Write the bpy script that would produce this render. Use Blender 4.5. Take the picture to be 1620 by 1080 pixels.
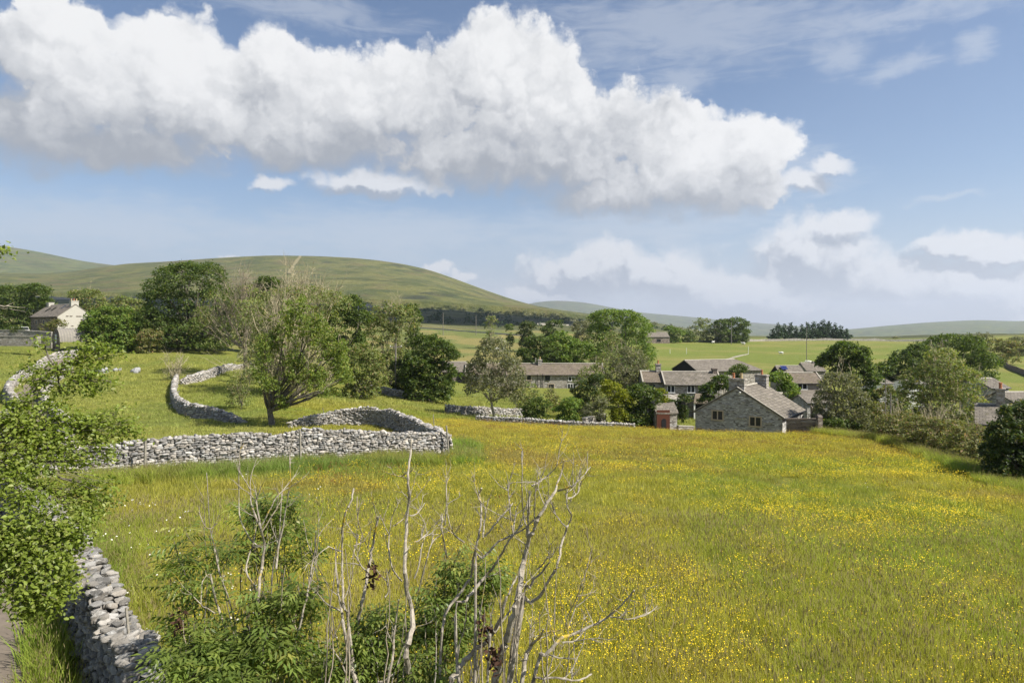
import bpy, math, random
import numpy as np
from mathutils import Vector
R = math.radians
sc = bpy.context.scene
for o in list(bpy.data.objects): bpy.data.objects.remove(o)
COL = sc.collection

# ------------------------------------------------------------------ camera
FPX, HX, HY = 1080.0, 810.0, 520.0        # focal length and horizon in photograph pixels
cam = bpy.data.cameras.new('camera'); camo = bpy.data.objects.new('camera', cam); COL.objects.link(camo)
cam.lens = 24; cam.sensor_width = 36; cam.shift_y = -20/1620; cam.clip_start = 0.1; cam.clip_end = 60000
camo.location = (0, 0, 0); camo.rotation_euler = (R(90), 0, 0); sc.camera = camo

# ------------------------------------------------------------------ exposure
sc.view_settings.view_transform = 'Standard'; sc.view_settings.look = 'None'
sc.view_settings.gamma = 1; sc.view_settings.exposure = 1.2
sc.cycles.max_bounces = 6; sc.cycles.transparent_max_bounces = 8
sc.cycles.diffuse_bounces = 2; sc.cycles.glossy_bounces = 1; sc.cycles.volume_bounces = 0; 

# ------------------------------------------------------------------ sun
SUN_EL, SUN_AZ = R(47), math.atan2(0.93, -0.37)      # azimuth from +Y clockwise: to the right and a little behind
sd = Vector((math.sin(SUN_AZ)*math.cos(SUN_EL), math.cos(SUN_AZ)*math.cos(SUN_EL), math.sin(SUN_EL)))
sl = bpy.data.lights.new('sun', 'SUN'); sl.energy = 3.9; sl.angle = R(0.5); sl.color = (1, .95, .86)
so = bpy.data.objects.new('sun', sl); COL.objects.link(so); so.rotation_euler = sd.to_track_quat('Z', 'Y').to_euler()
so.location = (60, -30, 80)

# ------------------------------------------------------------------ node helpers
class NT:
    def __init__(s, tree): s.t = tree; s.n = tree.nodes; s.l = tree.links
    def node(s, kind, **kw):
        n = s.n.new(kind)
        for k, v in kw.items(): setattr(n, k, v)
        return n
    def put(s, sock, v):
        if isinstance(v, bpy.types.NodeSocket): s.l.new(v, sock)
        elif v is not None: sock.default_value = v
    def math(s, op, a, b=None, c=None, clamp=False):
        n = s.node('ShaderNodeMath', operation=op, use_clamp=clamp)
        for i, v in enumerate((a, b, c)):
            if v is not None: s.put(n.inputs[i], v)
        return n.outputs[0]
    def vec(s, op, a, b=None):
        n = s.node('ShaderNodeVectorMath', operation=op); s.put(n.inputs[0], a)
        if b is not None: s.put(n.inputs[3] if op == 'SCALE' else n.inputs[1], b)
        return n.outputs['Value'] if op in ('LENGTH', 'DOT_PRODUCT') else n.outputs[0]
    def noise(s, vec, scale, detail=4, rough=.5, dist=0, color=False, dim='3D'):
        n = s.node('ShaderNodeTexNoise', noise_dimensions=dim)
        if vec is not None: s.put(n.inputs['Vector'], vec)
        n.inputs['Scale'].default_value = scale; n.inputs['Detail'].default_value = detail
        n.inputs['Roughness'].default_value = rough; n.inputs['Distortion'].default_value = dist
        return n.outputs['Color' if color else 'Fac']
    def vor(s, vec, scale, feature='F1', out='Distance', rand=1):
        n = s.node('ShaderNodeTexVoronoi', feature=feature); s.put(n.inputs['Vector'], vec)
        n.inputs['Scale'].default_value = scale; n.inputs['Randomness'].default_value = rand
        return n.outputs[out]
    def ss(s, v, a, b, o0=0., o1=1.):
        n = s.node('ShaderNodeMapRange', interpolation_type='SMOOTHSTEP'); s.put(n.inputs[0], v)
        for i, q in enumerate((a, b, o0, o1)): s.put(n.inputs[i+1], q)
        return n.outputs[0]
    def lin(s, v, a, b, o0=0., o1=1.):
        n = s.node('ShaderNodeMapRange'); s.put(n.inputs[0], v)
        for i, q in enumerate((a, b, o0, o1)): s.put(n.inputs[i+1], q)
        return n.outputs[0]
    def mix(s, f, a, b, blend='MIX'):
        n = s.node('ShaderNodeMix', data_type='RGBA', blend_type=blend)
        s.put(n.inputs[0], f)
        for i, v in ((6, a), (7, b)):
            s.put(n.inputs[i], (*v, 1) if isinstance(v, tuple) and len(v) == 3 else v)
        return n.outputs[2]
    def bump(s, h, strength, dist):
        n = s.node('ShaderNodeBump'); s.put(n.inputs['Height'], h)
        n.inputs['Strength'].default_value = strength; n.inputs['Distance'].default_value = dist
        return n.outputs[0]
    def comb(s, x, y, z):
        n = s.node('ShaderNodeCombineXYZ')
        for i, v in enumerate((x, y, z)): s.put(n.inputs[i], v)
        return n.outputs[0]
    def sep(s, v):
        n = s.node('ShaderNodeSeparateXYZ'); s.put(n.inputs[0], v); return n.outputs

# ------------------------------------------------------------------ sky with its clouds
world = bpy.data.worlds.new('World'); sc.world = world; world.use_nodes = True
world.cycles.sampling_method = 'MANUAL'; world.cycles.sample_map_resolution = 512
def ang(px, py):                      # direction of a point of the sky: azimuth and elevation
    az = math.atan((px-HX)/FPX); return az, math.atan((HY-py)/FPX*math.cos(az))
def blob_group(name, blobs):
    g = bpy.data.node_groups.new(name, 'ShaderNodeTree')
    g.interface.new_socket('p', in_out='INPUT', socket_type='NodeSocketVector')
    g.interface.new_socket('f', in_out='OUTPUT', socket_type='NodeSocketFloat')
    t = NT(g); gi = t.node('NodeGroupInput'); go = t.node('NodeGroupOutput'); acc = None
    for (px, py, rx, ry) in blobs:
        a, e = ang(px, py); k = math.cos(a)**2/FPX
        d = t.vec('LENGTH', t.vec('MULTIPLY', t.vec('SUBTRACT', gi.outputs[0], (a, e, 0)), (1/(rx*k), 1/(ry/FPX*math.cos(a)), 0)))
        f = t.math('SUBTRACT', 1, d)
        acc = f if acc is None else t.math('SMOOTH_MAX', acc, f, .25)
    t.put(go.inputs[0], acc); return g
CUM = blob_group('cumulus', [(40,75,120,60),(110,40,110,50),(60,200,170,75),(180,150,120,80),(270,85,110,90),(330,170,190,100),(440,110,85,65),
    (560,170,150,95),(680,150,130,90),(785,105,95,82),(860,150,105,85),(900,220,190,110),(1040,220,120,70),(1100,260,150,85),
    (1210,235,75,45),(1130,300,140,55),(200,230,220,48),(500,215,240,60),(760,250,190,60),(960,310,130,42)])
BIG = blob_group('big', [(230,140,360,150),(560,170,330,130),(830,180,290,170),(1090,255,250,110)])
BNK = blob_group('bank', [(590,293,110,28),(430,290,45,16),(930,430,110,48),(1060,440,110,50),(1190,470,160,60),(1290,410,120,62),(1330,365,70,30),
    (1440,450,180,60),(1510,390,100,26),(1590,400,70,26),(1570,460,160,60),(840,470,90,28),(700,428,26,10),(735,440,20,8),(375,404,28,7),(820,465,50,18),
    (1260,290,60,22),(1318,262,34,18)])
WSP = blob_group('wisp', [(1075,125,60,32),(1330,85,55,36),(1430,108,80,22),(1535,78,36,26),(1240,280,130,60),(1090,40,330,80),(1400,30,300,30),
    (150,350,420,55),(600,370,420,45),(1000,360,320,45),(500,20,200,30),(1500,310,100,10),(1000,470,700,50)])
def build_world():
    t = NT(world.node_tree); t.n.clear()
    tc = t.node('ShaderNodeTexCoord').outputs['Generated']
    sky = t.node('ShaderNodeTexSky', sky_type='NISHITA', sun_disc=False, sun_elevation=SUN_EL, sun_rotation=SUN_AZ,
                 altitude=250, air_density=1.0, dust_density=.6, ozone_density=1.6)
    x, y, z = t.sep(tc)
    az = t.math('ARCTAN2', x, y); el = t.math('ARCSINE', z)
    p = t.comb(az, el, 0)
    w1 = t.vec('SUBTRACT', t.noise(p, 9, 3, .55, color=True), (.5, .5, .5))
    w2 = t.vec('SUBTRACT', t.noise(p, 34, 4, .6, color=True), (.5, .5, .5))
    pw = t.vec('ADD', p, t.vec('ADD', t.vec('SCALE', w1, .055), t.vec('SCALE', w2, .030)))
    def dens(grp, q, amp):
        g = t.node('ShaderNodeGroup'); g.node_tree = grp; t.put(g.inputs[0], q)
        a = t.noise(q, 14, 8, .52)
        b = t.vor(t.vec('ADD', q, t.vec('SCALE', w2, .035)), 26)      # billows
        b2 = t.vor(t.vec('ADD', q, t.vec('SCALE', w2, .02)), 62)
        bl = t.math('ADD', t.math('MULTIPLY', t.math('SUBTRACT', .45, b), .55), t.math('MULTIPLY', t.math('SUBTRACT', .4, b2), .22))
        s = t.math('ADD', t.math('MULTIPLY', t.math('SUBTRACT', a, .5), 1.1), bl)
        return t.math('ADD', g.outputs[0], t.math('MULTIPLY', s, amp)), s, g.outputs[0]
    L = (.028, .040, 0); Ls = (.010, .013, 0)
    D0, S0, G0 = dens(CUM, pw, .5)
    D1, S1, G1 = dens(CUM, t.vec('ADD', pw, L), .5)
    _, S2, _ = dens(CUM, t.vec('ADD', pw, Ls), .5)
    def grp(g_, q): n_ = t.node('ShaderNodeGroup'); n_.node_tree = g_; t.put(n_.inputs[0], q); return n_.outputs[0]
    B0, B1 = grp(BIG, pw), grp(BIG, t.vec('ADD', pw, (.025, .075, 0)))
    lit = t.math('ADD', t.math('MULTIPLY', t.math('SUBTRACT', B0, B1), .62), t.math('MULTIPLY', t.math('SUBTRACT', G0, G1), .34))
    lit = t.math('ADD', lit, t.math('ADD', t.math('MULTIPLY', t.math('SUBTRACT', S0, S2), .58), t.math('MULTIPLY', t.math('SUBTRACT', S0, S1), .20)))
    lit = t.math('ADD', lit, t.math('MULTIPLY', t.math('SUBTRACT', t.noise(p, 5, 3, .5), .5), .5))
    low_ = t.ss(lit, .05, -.30)
    a1 = t.lin(D0, t.math('MULTIPLY', low_, -.12), t.math('ADD', .22, t.math('MULTIPLY', low_, .36)))
    a1 = t.ss(a1, 0, 1)
    rim = t.math('MULTIPLY', t.math('MULTIPLY', t.ss(D0, .50, .05), .14), t.ss(lit, -.2, .1))
    c1 = t.mix(t.ss(t.math('ADD', lit, rim), -.44, .72), (.37, .395, .435), (.91, .91, .91))
    E0, U0, H0 = dens(BNK, pw, .8)
    E1, U1, H1 = dens(BNK, t.vec('ADD', pw, (.010, .020, 0)), .8)
    l2 = t.math('MULTIPLY', t.math('SUBTRACT', E0, E1), .9)
    a2 = t.math('MULTIPLY', t.ss(E0, -.20, .42), .88)
    c2 = t.mix(t.ss(l2, -.20, .32), (.38, .42, .49), (.84, .845, .86))
    g = t.node('ShaderNodeGroup'); g.node_tree = WSP; t.put(g.inputs[0], pw)
    st = t.noise(t.vec('MULTIPLY', p, (8, 40, 1)), 1.6, 6, .65, 1.2)
    a3 = t.math('MULTIPLY', t.ss(t.math('ADD', g.outputs[0], t.math('MULTIPLY', t.math('SUBTRACT', st, .5), 1.6)), -.1, .9), .42)
    low = t.math('MULTIPLY', t.ss(el, .21, .02, 0, .80), t.ss(az, .55, 0., .72, 1.))                                   # pale air near the horizon
    # other clouds, all round the rest of the sky
    q = t.noise(t.vec('MULTIPLY', tc, (1, 1, 2.2)), 3.2, 8, .55)
    rest = t.math('MULTIPLY', t.ss(q, .54, .66), t.ss(t.math('ABSOLUTE', az), .72, .9))
    rest = t.math('MAXIMUM', rest, t.math('MULTIPLY', t.ss(q, .54, .66), t.ss(el, .5, .62)))
    rest = t.math('MULTIPLY', rest, t.ss(el, 0, .08))
    base = t.mix(1, sky.outputs[0], (.108, .112, .118), 'MULTIPLY')
    base = t.mix(low, base, (.46, .52, .64))
    c = t.mix(a3, base, (.66, .70, .76))
    c = t.mix(a2, c, c2); c = t.mix(a1, c, c1); c = t.mix(rest, c, (.62, .63, .66))
    # the frame is exposed for the field, so the whole sky is scaled to that exposure
    bg = t.node('ShaderNodeBackground'); t.put(bg.inputs[0], c); bg.inputs[1].default_value = SKYK
    t.put(t.node('ShaderNodeOutputWorld').inputs[0], bg.outputs[0])
SKYK = .46
HAZE = .00007
build_world()

# ------------------------------------------------------------------ object helpers
def tag(o, label=None, cat=None, group=None, kind=None):
    if label: o['label'] = label
    if cat: o['category'] = cat
    if group: o['group'] = group
    if kind: o['kind'] = kind
    return o
def empty(name, label, cat, loc=(0,0,0), rz=0, group=None):
    o = bpy.data.objects.new(name, None); COL.objects.link(o); o.location = loc; o.rotation_euler = (0,0,rz)
    o.empty_display_size = .3
    return tag(o, label, cat, group)
def link(name, me, parent=None, mats=()):
    o = bpy.data.objects.new(name, me); COL.objects.link(o)
    for m in mats:
        if m.name not in [q.name for q in me.materials if q]: me.materials.append(m)
    if parent: o.parent = parent
    return o
def mesh_np(name, V, F, mats, col=None, mi=None, smooth=False):
    """V Nx3, F MxK (all faces the same size)"""
    V = np.asarray(V, np.float32); F = np.asarray(F, np.int32)
    me = bpy.data.meshes.new(name); me.vertices.add(len(V)); me.vertices.foreach_set('co', V.ravel())
    k = F.shape[1]; me.loops.add(F.size); me.polygons.add(len(F))
    me.loops.foreach_set('vertex_index', F.ravel())
    me.polygons.foreach_set('loop_start', np.arange(0, F.size, k, dtype=np.int32))
    me.polygons.foreach_set('loop_total', np.full(len(F), k, np.int32))
    if smooth: me.polygons.foreach_set('use_smooth', np.ones(len(F), bool))
    for m in (mats if isinstance(mats, (list, tuple)) else [mats]): me.materials.append(m)
    if mi is not None: me.polygons.foreach_set('material_index', np.asarray(mi, np.int32))
    me.update(calc_edges=True)
    if col is not None:
        a = me.color_attributes.new('Col', 'FLOAT_COLOR', 'POINT')
        c = np.ones((len(V), 4), np.float32); c[:, :3] = col; a.data.foreach_set('color', c.ravel())
    return me
def mesh_pl(name, V, F, mat):
    me = bpy.data.meshes.new(name); me.from_pydata([tuple(v) for v in V], [], [tuple(f) for f in F]); me.materials.append(mat); me.update(); return me

# value noise in numpy
def vnoise(x, y, seed=0):
    xi = np.floor(x).astype(np.int64); yi = np.floor(y).astype(np.int64); fx = x-xi; fy = y-yi
    def h(a, b):
        n = (a*374761393 + b*668265263 + seed*974634777) & 0xffffffff
        n = ((n ^ (n >> 13))*1274126177) & 0xffffffff
        return ((n ^ (n >> 16)) & 0xffff)/65535.
    u = fx*fx*(3-2*fx); v = fy*fy*(3-2*fy)
    return (h(xi,yi)*(1-u)+h(xi+1,yi)*u)*(1-v)+(h(xi,yi+1)*(1-u)+h(xi+1,yi+1)*u)*v
def fbm(x, y, seed=0, o=4):
    x = np.asarray(x, float); y = np.asarray(y, float); s = 0; a = .5; t = 0
    for i in range(o):
        s = s + a*vnoise(x*2**i, y*2**i, seed+i*7); t += a; a *= .5
    return s/t
def sst(v, a, b):
    t = np.clip((v-a)/(b-a), 0, 1); return t*t*(3-2*t)

# ------------------------------------------------------------------ terrain: heights at distances Y along sight lines px
PXC = [-700, 0, 150, 300, 450, 600, 750, 900, 1050, 1200, 1300, 1400, 1500, 1620, 2300]
TAB = {
 6:   [-5.6]*15,
 14:  [-5.7,-5.7,-5.7,-5.7,-5.7,-5.7,-5.75,-5.8,-5.85,-5.9,-5.95,-6,-6.05,-6.1,-6.2],
 22:  [-5.9,-5.9,-5.9,-5.9,-5.9,-6.0,-6.1,-6.2,-6.3,-6.4,-6.45,-6.5,-6.6,-6.7,-7.2],
 32:  [-6.3,-6.3,-6.3,-6.3,-6.3,-6.35,-6.5,-6.75,-7.0,-7.3,-7.35,-7.4,-7.5,-7.6,-8.6],
 42:  [-6.9,-6.9,-7.0,-7.1,-7.1,-7.1,-7.2,-7.6,-7.85,-8.1,-8.15,-8.2,-8.4,-9.6,-10.4],
 55:  [-7.4,-7.4,-7.6,-8.0,-8.05,-7.9,-8.1,-8.6,-8.85,-9.1,-9.1,-9.0,-10.6,-12.5,-13.5],
 67:  [-7.2,-7.2,-7.6,-8.2,-8.2,-8.6,-9.3,-9.7,-9.9,-10.15,-10.2,-11.4,-13,-14.5,-15],
 74:  [-7.2,-7.2,-7.6,-8.15,-8.4,-9.1,-10.1,-10.6,-11.1,-12.6,-12.6,-12.7,-14,-15.2,-15.5],
 82:  [-7.1,-7.1,-7.5,-8.0,-8.5,-9.5,-10.9,-11.7,-12.5,-14,-14,-14,-15,-16,-16],
 100: [-6.8,-6.8,-7,-7.4,-8.2,-9.6,-11.6,-12.6,-13.3,-14.5,-14.8,-15,-15.5,-16,-16],
 125: [-4.0,-4.0,-5,-5.2,-7,-10,-12.5,-13.5,-13.5,-14.5,-14.6,-14.8,-15,-15.5,-15],
 150: [-1.3,-1.3,-2.5,-3.8,-6,-9.5,-12.5,-13.3,-13.2,-13.5,-13.7,-14,-14.2,-14.6,-14.5],
 200: [-.8,-.8,-1.5,-3,-5,-8.3,-11.5,-11.8,-12,-12.2,-12.4,-12.7,-13,-13.4,-13],
 280: [.5,.5,0,-2,-4.5,-7,-9.8,-10,-10.8,-11.2,-11.2,-11.2,-11,-11.2,-11],
 400: [3,3,2.5,1,-1.5,-4,-5.5,-6.0,-8,-8,-8.1,-8.1,-8,-7.6,-6],
 600: [11,11,11,10,8,6,2.5,0,-3.5,-6.6,-7.2,-7,-5,-4,-4],
 900: [36,36,35,33,28,23,16,10,0,-12,-14,-14,-12,-10,-10],
 1300:[60,60,58,56,52,46,34,20,8,-30,-34,-34,-34,-30,-30],
 2600:[60,60,60,60,50,30,20,0,-30,-60,-60,-60,-60,-60,-60],
 6000:[-60]*15, 24000:[-120]*15}
ys = sorted(TAB); T = np.array([TAB[k] for k in ys], float)
gpx = np.arange(-700, 2301, 10.); gly = np.arange(math.log(6), math.log(24000), .02)
T1 = np.array([np.interp(gpx, PXC, r) for r in T]); T2 = np.array([np.interp(gly, np.log(ys), T1[:, j]) for j in range(len(gpx))]).T
def blur(A, s, ax):
    k = np.exp(-.5*(np.arange(-3*s, 3*s+1)/s)**2); k /= k.sum(); n = len(k)//2
    P = np.pad(A, [(n, n) if i == ax else (0, 0) for i in range(2)], mode='edge')
    return np.apply_along_axis(lambda m: np.convolve(m, k, 'valid'), ax, P)
T2 = blur(blur(T2, 3, 1), 2, 0)
def gz(x, y):
    x = np.asarray(x, float); y = np.asarray(y, float); Y = np.maximum(y, 6.0)
    px = np.clip(HX+FPX*x/Y, -700, 2299.9); ly = np.clip(np.log(Y), gly[0], gly[-1]-.02)
    i = (px+700)/10; j = (ly-gly[0])/.02; i0 = np.clip(np.floor(i).astype(int), 0, len(gpx)-2); j0 = np.clip(np.floor(j).astype(int), 0, len(gly)-2); fi = i-i0; fj = j-j0
    z = (T2[j0,i0]*(1-fi)+T2[j0,i0+1]*fi)*(1-fj)+(T2[j0+1,i0]*(1-fi)+T2[j0+1,i0+1]*fi)*fj
    d = np.hypot(x, y)
    return z + (fbm(x*.25, y*.25, 3, 3)-.5)*.22*np.clip(d/20, 0, 1) + (fbm(x*.02, y*.02, 5, 3)-.5)*np.clip(d-150, 0, 600)*.006
def at(px, Y, dz=0):
    x = (px-HX)/FPX*Y; return Vector((x, Y, float(gz(x, Y))+dz))
def pt(px, py, Y): return Vector(((px-HX)/FPX*Y, Y, (HY-py)/FPX*Y))

# land cover colour (albedo) of the open ground
def land(x, y):
    x = np.asarray(x, float); y = np.asarray(y, float)
    Y = np.maximum(y, 6); px = HX+FPX*x/Y
    n1 = fbm(x*.09, y*.09, 11, 5); n2 = fbm(x*.6, y*.6, 21, 3); n3 = fbm(x*.012, y*.012, 31, 4)
    def m(a, b, f): f = np.clip(f, 0, 1)[..., None]; return a*(1-f)+b*f
    C = np.array
    c = np.broadcast_to(C((.192,.190,.027)), x.shape+(3,)).copy()                    # hay meadow
    c = m(c, C((.140,.170,.022)), sst(n1, .48, .64)*.8)                           # greener swathes
    c = m(c, C((.20,.175,.03)), sst(n2, .52, .75)*.5)
    c = m(c, C((.19,.13,.045)), sst(fbm(x*.14+9, y*.2, 41, 4), .55, .7)*.45*sst(Y, 14, 30))      # red seed heads
    far = sst(Y, 38, 52)*sst(px, 560, 700)*(1-sst(Y, 68, 74))
    c = m(c, C((.235,.205,.030)), far*(.35+.4*sst(n1, .42, .6)))                                  # sorrel and buttercup near the village
    past = sst(-px, -470, -380)*sst(Y, 36, 42)+sst(Y, 76, 90)
    past = np.clip(past, 0, 1)
    pc = m(np.broadcast_to(C((.178,.190,.038)), x.shape+(3,)), C((.145,.168,.034)), sst(n1, .4, .6))
    pc = m(pc, C((.20,.20,.04)), sst(n2, .5, .7)*.5)
    c = m(c, pc, past)
    lush = np.exp(-((px-360)/70)**2-((Y-78)/16)**2)+np.exp(-((px-735)/45)**2-((Y-37)/6)**2)
    c = m(c, C((.10,.16,.022)), lush*.3)
    wl = sst(Y, 27, 30)*(1-sst(Y, 31.5, 33))*sst(700-px, 0, 40)                       # rank grass at the foot of the wall
    c = m(c, C((.10,.145,.025)), wl*.6)
    mead = sst(Y, 150, 180)*(1-sst(px, 930, 1010))
    c = m(c, m(np.broadcast_to(C((.20,.175,.065)), x.shape+(3,)), C((.12,.14,.04)), sst(fbm(x*.05, y*.035, 91, 5), .42, .58)), mead)
    rt = sst(Y, 150, 180)*sst(px, 960, 1010)
    c = m(c, m(np.broadcast_to(C((.135,.165,.030)), x.shape+(3,)), C((.19,.185,.055)), sst(fbm(x*.03, y*.07, 51, 5), .44, .66)), rt)
    moor = sst(Y, 470, 560)
    mc = m(np.broadcast_to(C((.10,.105,.032)), x.shape+(3,)), C((.05,.058,.024)), sst(fbm(x*.006, y*.012, 61, 5), .45, .6))
    mc = m(mc, C((.16,.15,.10)), sst(fbm(x*.01, y*.03, 71, 4), .62, .7)*.6)
    c = m(c, mc, moor)
    return c
# ------------------------------------------------------------------ materials
def newmat(name):
    m = bpy.data.materials.new(name); m.use_nodes = True; t = NT(m.node_tree); b = t.n['Principled BSDF']
    b.inputs['Specular IOR Level'].default_value = .25
    return m, t, b
def pos(t): return t.node('ShaderNodeNewGeometry').outputs['Position']
def objc(t): return t.node('ShaderNodeTexCoord').outputs['Object']
def attr(t, name='Col', kind='GEOMETRY', out='Color'):
    n = t.node('ShaderNodeAttribute', attribute_name=name, attribute_type=kind); return n.outputs[out]
def m_ground():
    m, t, b = newmat('open ground'); p = pos(t)
    n = t.noise(p, 2.2, 6, .7); n2 = t.noise(p, 14, 5, .7); n3 = t.noise(t.vec('MULTIPLY', p, (.12, .3, .3)), 1, 6, .65)
    c = t.mix(1, attr(t), t.mix(n, (.55,.6,.5), (1.45,1.38,1.3)), 'MULTIPLY')
    c = t.mix(1, c, t.mix(n2, (.55,.6,.5), (1.4,1.35,1.3)), 'MULTIPLY')
    c = t.mix(1, c, t.mix(n3, (.75,.8,.75), (1.25,1.2,1.2)), 'MULTIPLY')
    t.put(b.inputs['Base Color'], c); b.inputs['Roughness'].default_value = .95
    t.put(b.inputs['Normal'], t.bump(t.math('ADD', n, t.math('MULTIPLY', n2, .4)), 1, .25)); return m
def m_fell():
    m, t, b = newmat('fell grass'); p = pos(t)
    n = t.noise(p, .012, 8, .62, .4); n2 = t.noise(t.vec('MULTIPLY', p, (1, .4, 3)), .03, 6, .6); n3 = t.noise(p, .15, 5, .7)
    c = t.mix(t.ss(n, .35, .65), (.058,.072,.022), (.125,.125,.036))
    c = t.mix(t.math('MULTIPLY', t.ss(n2, .5, .72), .6), c, (.16,.148,.06))
    c = t.mix(t.ss(t.noise(t.vec('MULTIPLY', p, (.6, .5, 2)), .012, 7, .6), .58, .70), c, (.036,.042,.022))
    c = t.mix(t.math('MULTIPLY', t.ss(t.noise(p, .006, 8, .7, .6), .5, .64), .7), c, (.115,.090,.042))
    c = t.mix(1, c, t.mix(n3, (.5,.5,.5), (1.5,1.5,1.5)), 'MULTIPLY')
    c = t.mix(1, c, attr(t), 'MULTIPLY')
    t.put(b.inputs['Base Color'], c); b.inputs['Roughness'].default_value = 1
    t.put(b.inputs['Normal'], t.bump(t.noise(p, .03, 8, .65), 1, 9)); return m
def m_leaf(name, c0, c1, c2=None, tr=.42, rough=.55, spec=.3):
    m, t, b = newmat(name); v = attr(t, 'Col', out='Fac')
    s = t.sep(attr(t, 'Col', out='Vector'))
    c = t.mix(s[0], c0, c1)
    if c2: c = t.mix(t.ss(s[1], .80, .97), c, c2)
    c = t.mix(1, c, t.mix(s[2], (.72,.72,.72), (1.3,1.3,1.25)), 'MULTIPLY')
    t.put(b.inputs['Base Color'], c); b.inputs['Roughness'].default_value = rough; b.inputs['Specular IOR Level'].default_value = spec
    tl = t.node('ShaderNodeBsdfTranslucent'); t.put(tl.inputs[0], t.mix(1, c, (1.25, 1.3, .55), 'MULTIPLY'))
    ms = t.node('ShaderNodeMixShader'); ms.inputs[0].default_value = tr
    t.put(ms.inputs[1], b.outputs[0]); t.put(ms.inputs[2], tl.outputs[0])
    t.put(t.n['Material Output'].inputs[0], ms.outputs[0]); return m
def m_bark(name, a, bcol, sc_=6, lichen=None):
    m, t, b = newmat(name); p = objc(t)
    n = t.noise(p, sc_, 6, .7); n2 = t.noise(p, sc_*.35, 3, .6)
    c = t.mix(t.ss(n, .35, .65), a, bcol)
    if lichen: c = t.mix(t.ss(t.noise(p, 3.1, 5, .65), .60, .68), c, lichen)
    c = t.mix(t.ss(n2, .60, .72), c, tuple(q*.35 for q in a))
    t.put(b.inputs['Base Color'], c); b.inputs['Roughness'].default_value = .9
    t.put(b.inputs['Normal'], t.bump(n, .6, .02)); return m
def m_stone():      # loose limestone blocks, albedo per stone in Col
    m, t, b = newmat('limestone blocks'); p = pos(t)
    n = t.noise(p, 9, 6, .7); n2 = t.noise(p, 26, 5, .75)
    c = t.mix(1, attr(t), t.mix(n, (.45,.45,.43), (1.5,1.5,1.5)), 'MULTIPLY')
    c = t.mix(t.math('MULTIPLY', t.ss(t.noise(p, 6.5, 6, .75), .56, .68), .8), c, (.44,.435,.42))       # white lichen
    c = t.mix(t.ss(t.noise(p, 5.3, 5, .7), .66, .70), c, (.30,.22,.05))
    t.put(b.inputs['Base Color'], c); b.inputs['Roughness'].default_value = .92
    t.put(b.inputs['Normal'], t.bump(t.math('ADD', n, t.math('MULTIPLY', n2, .4)), .8, .04)); return m
def m_masonry(name, tones, sx=2.2, sy=5.5, mortar=(.20,.18,.15), seam=.05, proj='Object'):
    """rubble masonry in object space; x+y run along the wall, z is up"""
    m, t, b = newmat(name); p = objc(t); x, y, z = t.sep(p)
    q = t.comb(t.math('MULTIPLY', t.math('ADD', x, t.math('MULTIPLY', y, 1.0)), sx), 0, t.math('MULTIPLY', z, sy))
    q = t.vec('ADD', q, t.vec('SCALE', t.vec('SUBTRACT', t.noise(p, 3, 2, color=True), (.5,.5,.5)), .35))
    v = t.node('ShaderNodeTexVoronoi'); t.put(v.inputs[0], q); v.inputs['Scale'].default_value = 1
    cell = t.sep(v.outputs['Color'])
    e = t.vor(q, 1, 'DISTANCE_TO_EDGE')
    c = t.mix(cell[0], tones[0], tones[1]); c = t.mix(t.ss(cell[1], .7, .8), c, tones[2])
    c = t.mix(t.ss(cell[2], .86, .9), c, tones[3])
    c = t.mix(t.ss(e, seam, 0), c, mortar)
    c = t.mix(1, c, t.mix(t.noise(p, 8, 5, .7), (.65,.65,.65), (1.35,1.35,1.35)), 'MULTIPLY')
    c = t.mix(1, c, t.mix(t.noise(p, .7, 4, .6), (.75,.75,.75), (1.25,1.25,1.25)), 'MULTIPLY')
    t.put(b.inputs['Base Color'], c); b.inputs['Roughness'].default_value = .9
    h = t.math('ADD', t.ss(e, 0, .12), t.math('MULTIPLY', cell[2], .5))
    t.put(b.inputs['Normal'], t.bump(h, .9, .05)); return m
def m_slate(name, tones, row=.28, moss=None):
    """stone slates in courses; object space: x along ridge, y across, courses by |y| """
    m, t, b = newmat(name); p = objc(t); x, y, z = t.sep(p)
    br = t.node('ShaderNodeTexBrick'); t.put(br.inputs['Vector'], t.comb(x, t.math('MULTIPLY', y, 1), 0))
    br.inputs['Scale'].default_value = 1; br.inputs['Brick Width'].default_value = row*1.5; br.inputs['Row Height'].default_value = row
    br.inputs['Mortar Size'].default_value = .018; br.inputs['Bias'].default_value = 0
    br.inputs['Color1'].default_value = (*tones[0], 1); br.inputs['Color2'].default_value = (*tones[1], 1); br.inputs['Mortar'].default_value = (*[q*.5 for q in tones[0]], 1)
    c = t.mix(1, br.outputs[0], t.mix(t.noise(p, 1.1, 5, .65), (.6,.6,.6), (1.4,1.38,1.35)), 'MULTIPLY')
    c = t.mix(1, c, t.mix(t.noise(p, 9, 4, .7), (.65,.65,.65), (1.4,1.4,1.4)), 'MULTIPLY')
    if moss: c = t.mix(t.ss(t.noise(p, 1.8, 5, .7), .54, .66), c, moss)
    t.put(b.inputs['Base Color'], c); b.inputs['Roughness'].default_value = .8
    t.put(b.inputs['Normal'], t.bump(t.math('SUBTRACT', t.noise(p, 5, 4), t.math('MULTIPLY', br.outputs[1], .7)), .8, .05)); return m
def m_plain(name, c, rough=.7, var=.2, scale=6, metallic=0):
    m, t, b = newmat(name); n = t.noise(objc(t), scale, 5, .65)
    t.put(b.inputs['Base Color'], t.mix(n, tuple(q*(1-var) for q in c), tuple(min(1, q*(1+var)) for q in c)))
    b.inputs['Roughness'].default_value = rough; b.inputs['Metallic'].default_value = metallic
    t.put(b.inputs['Normal'], t.bump(n, .2, .02)); return m
M = {}
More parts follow.
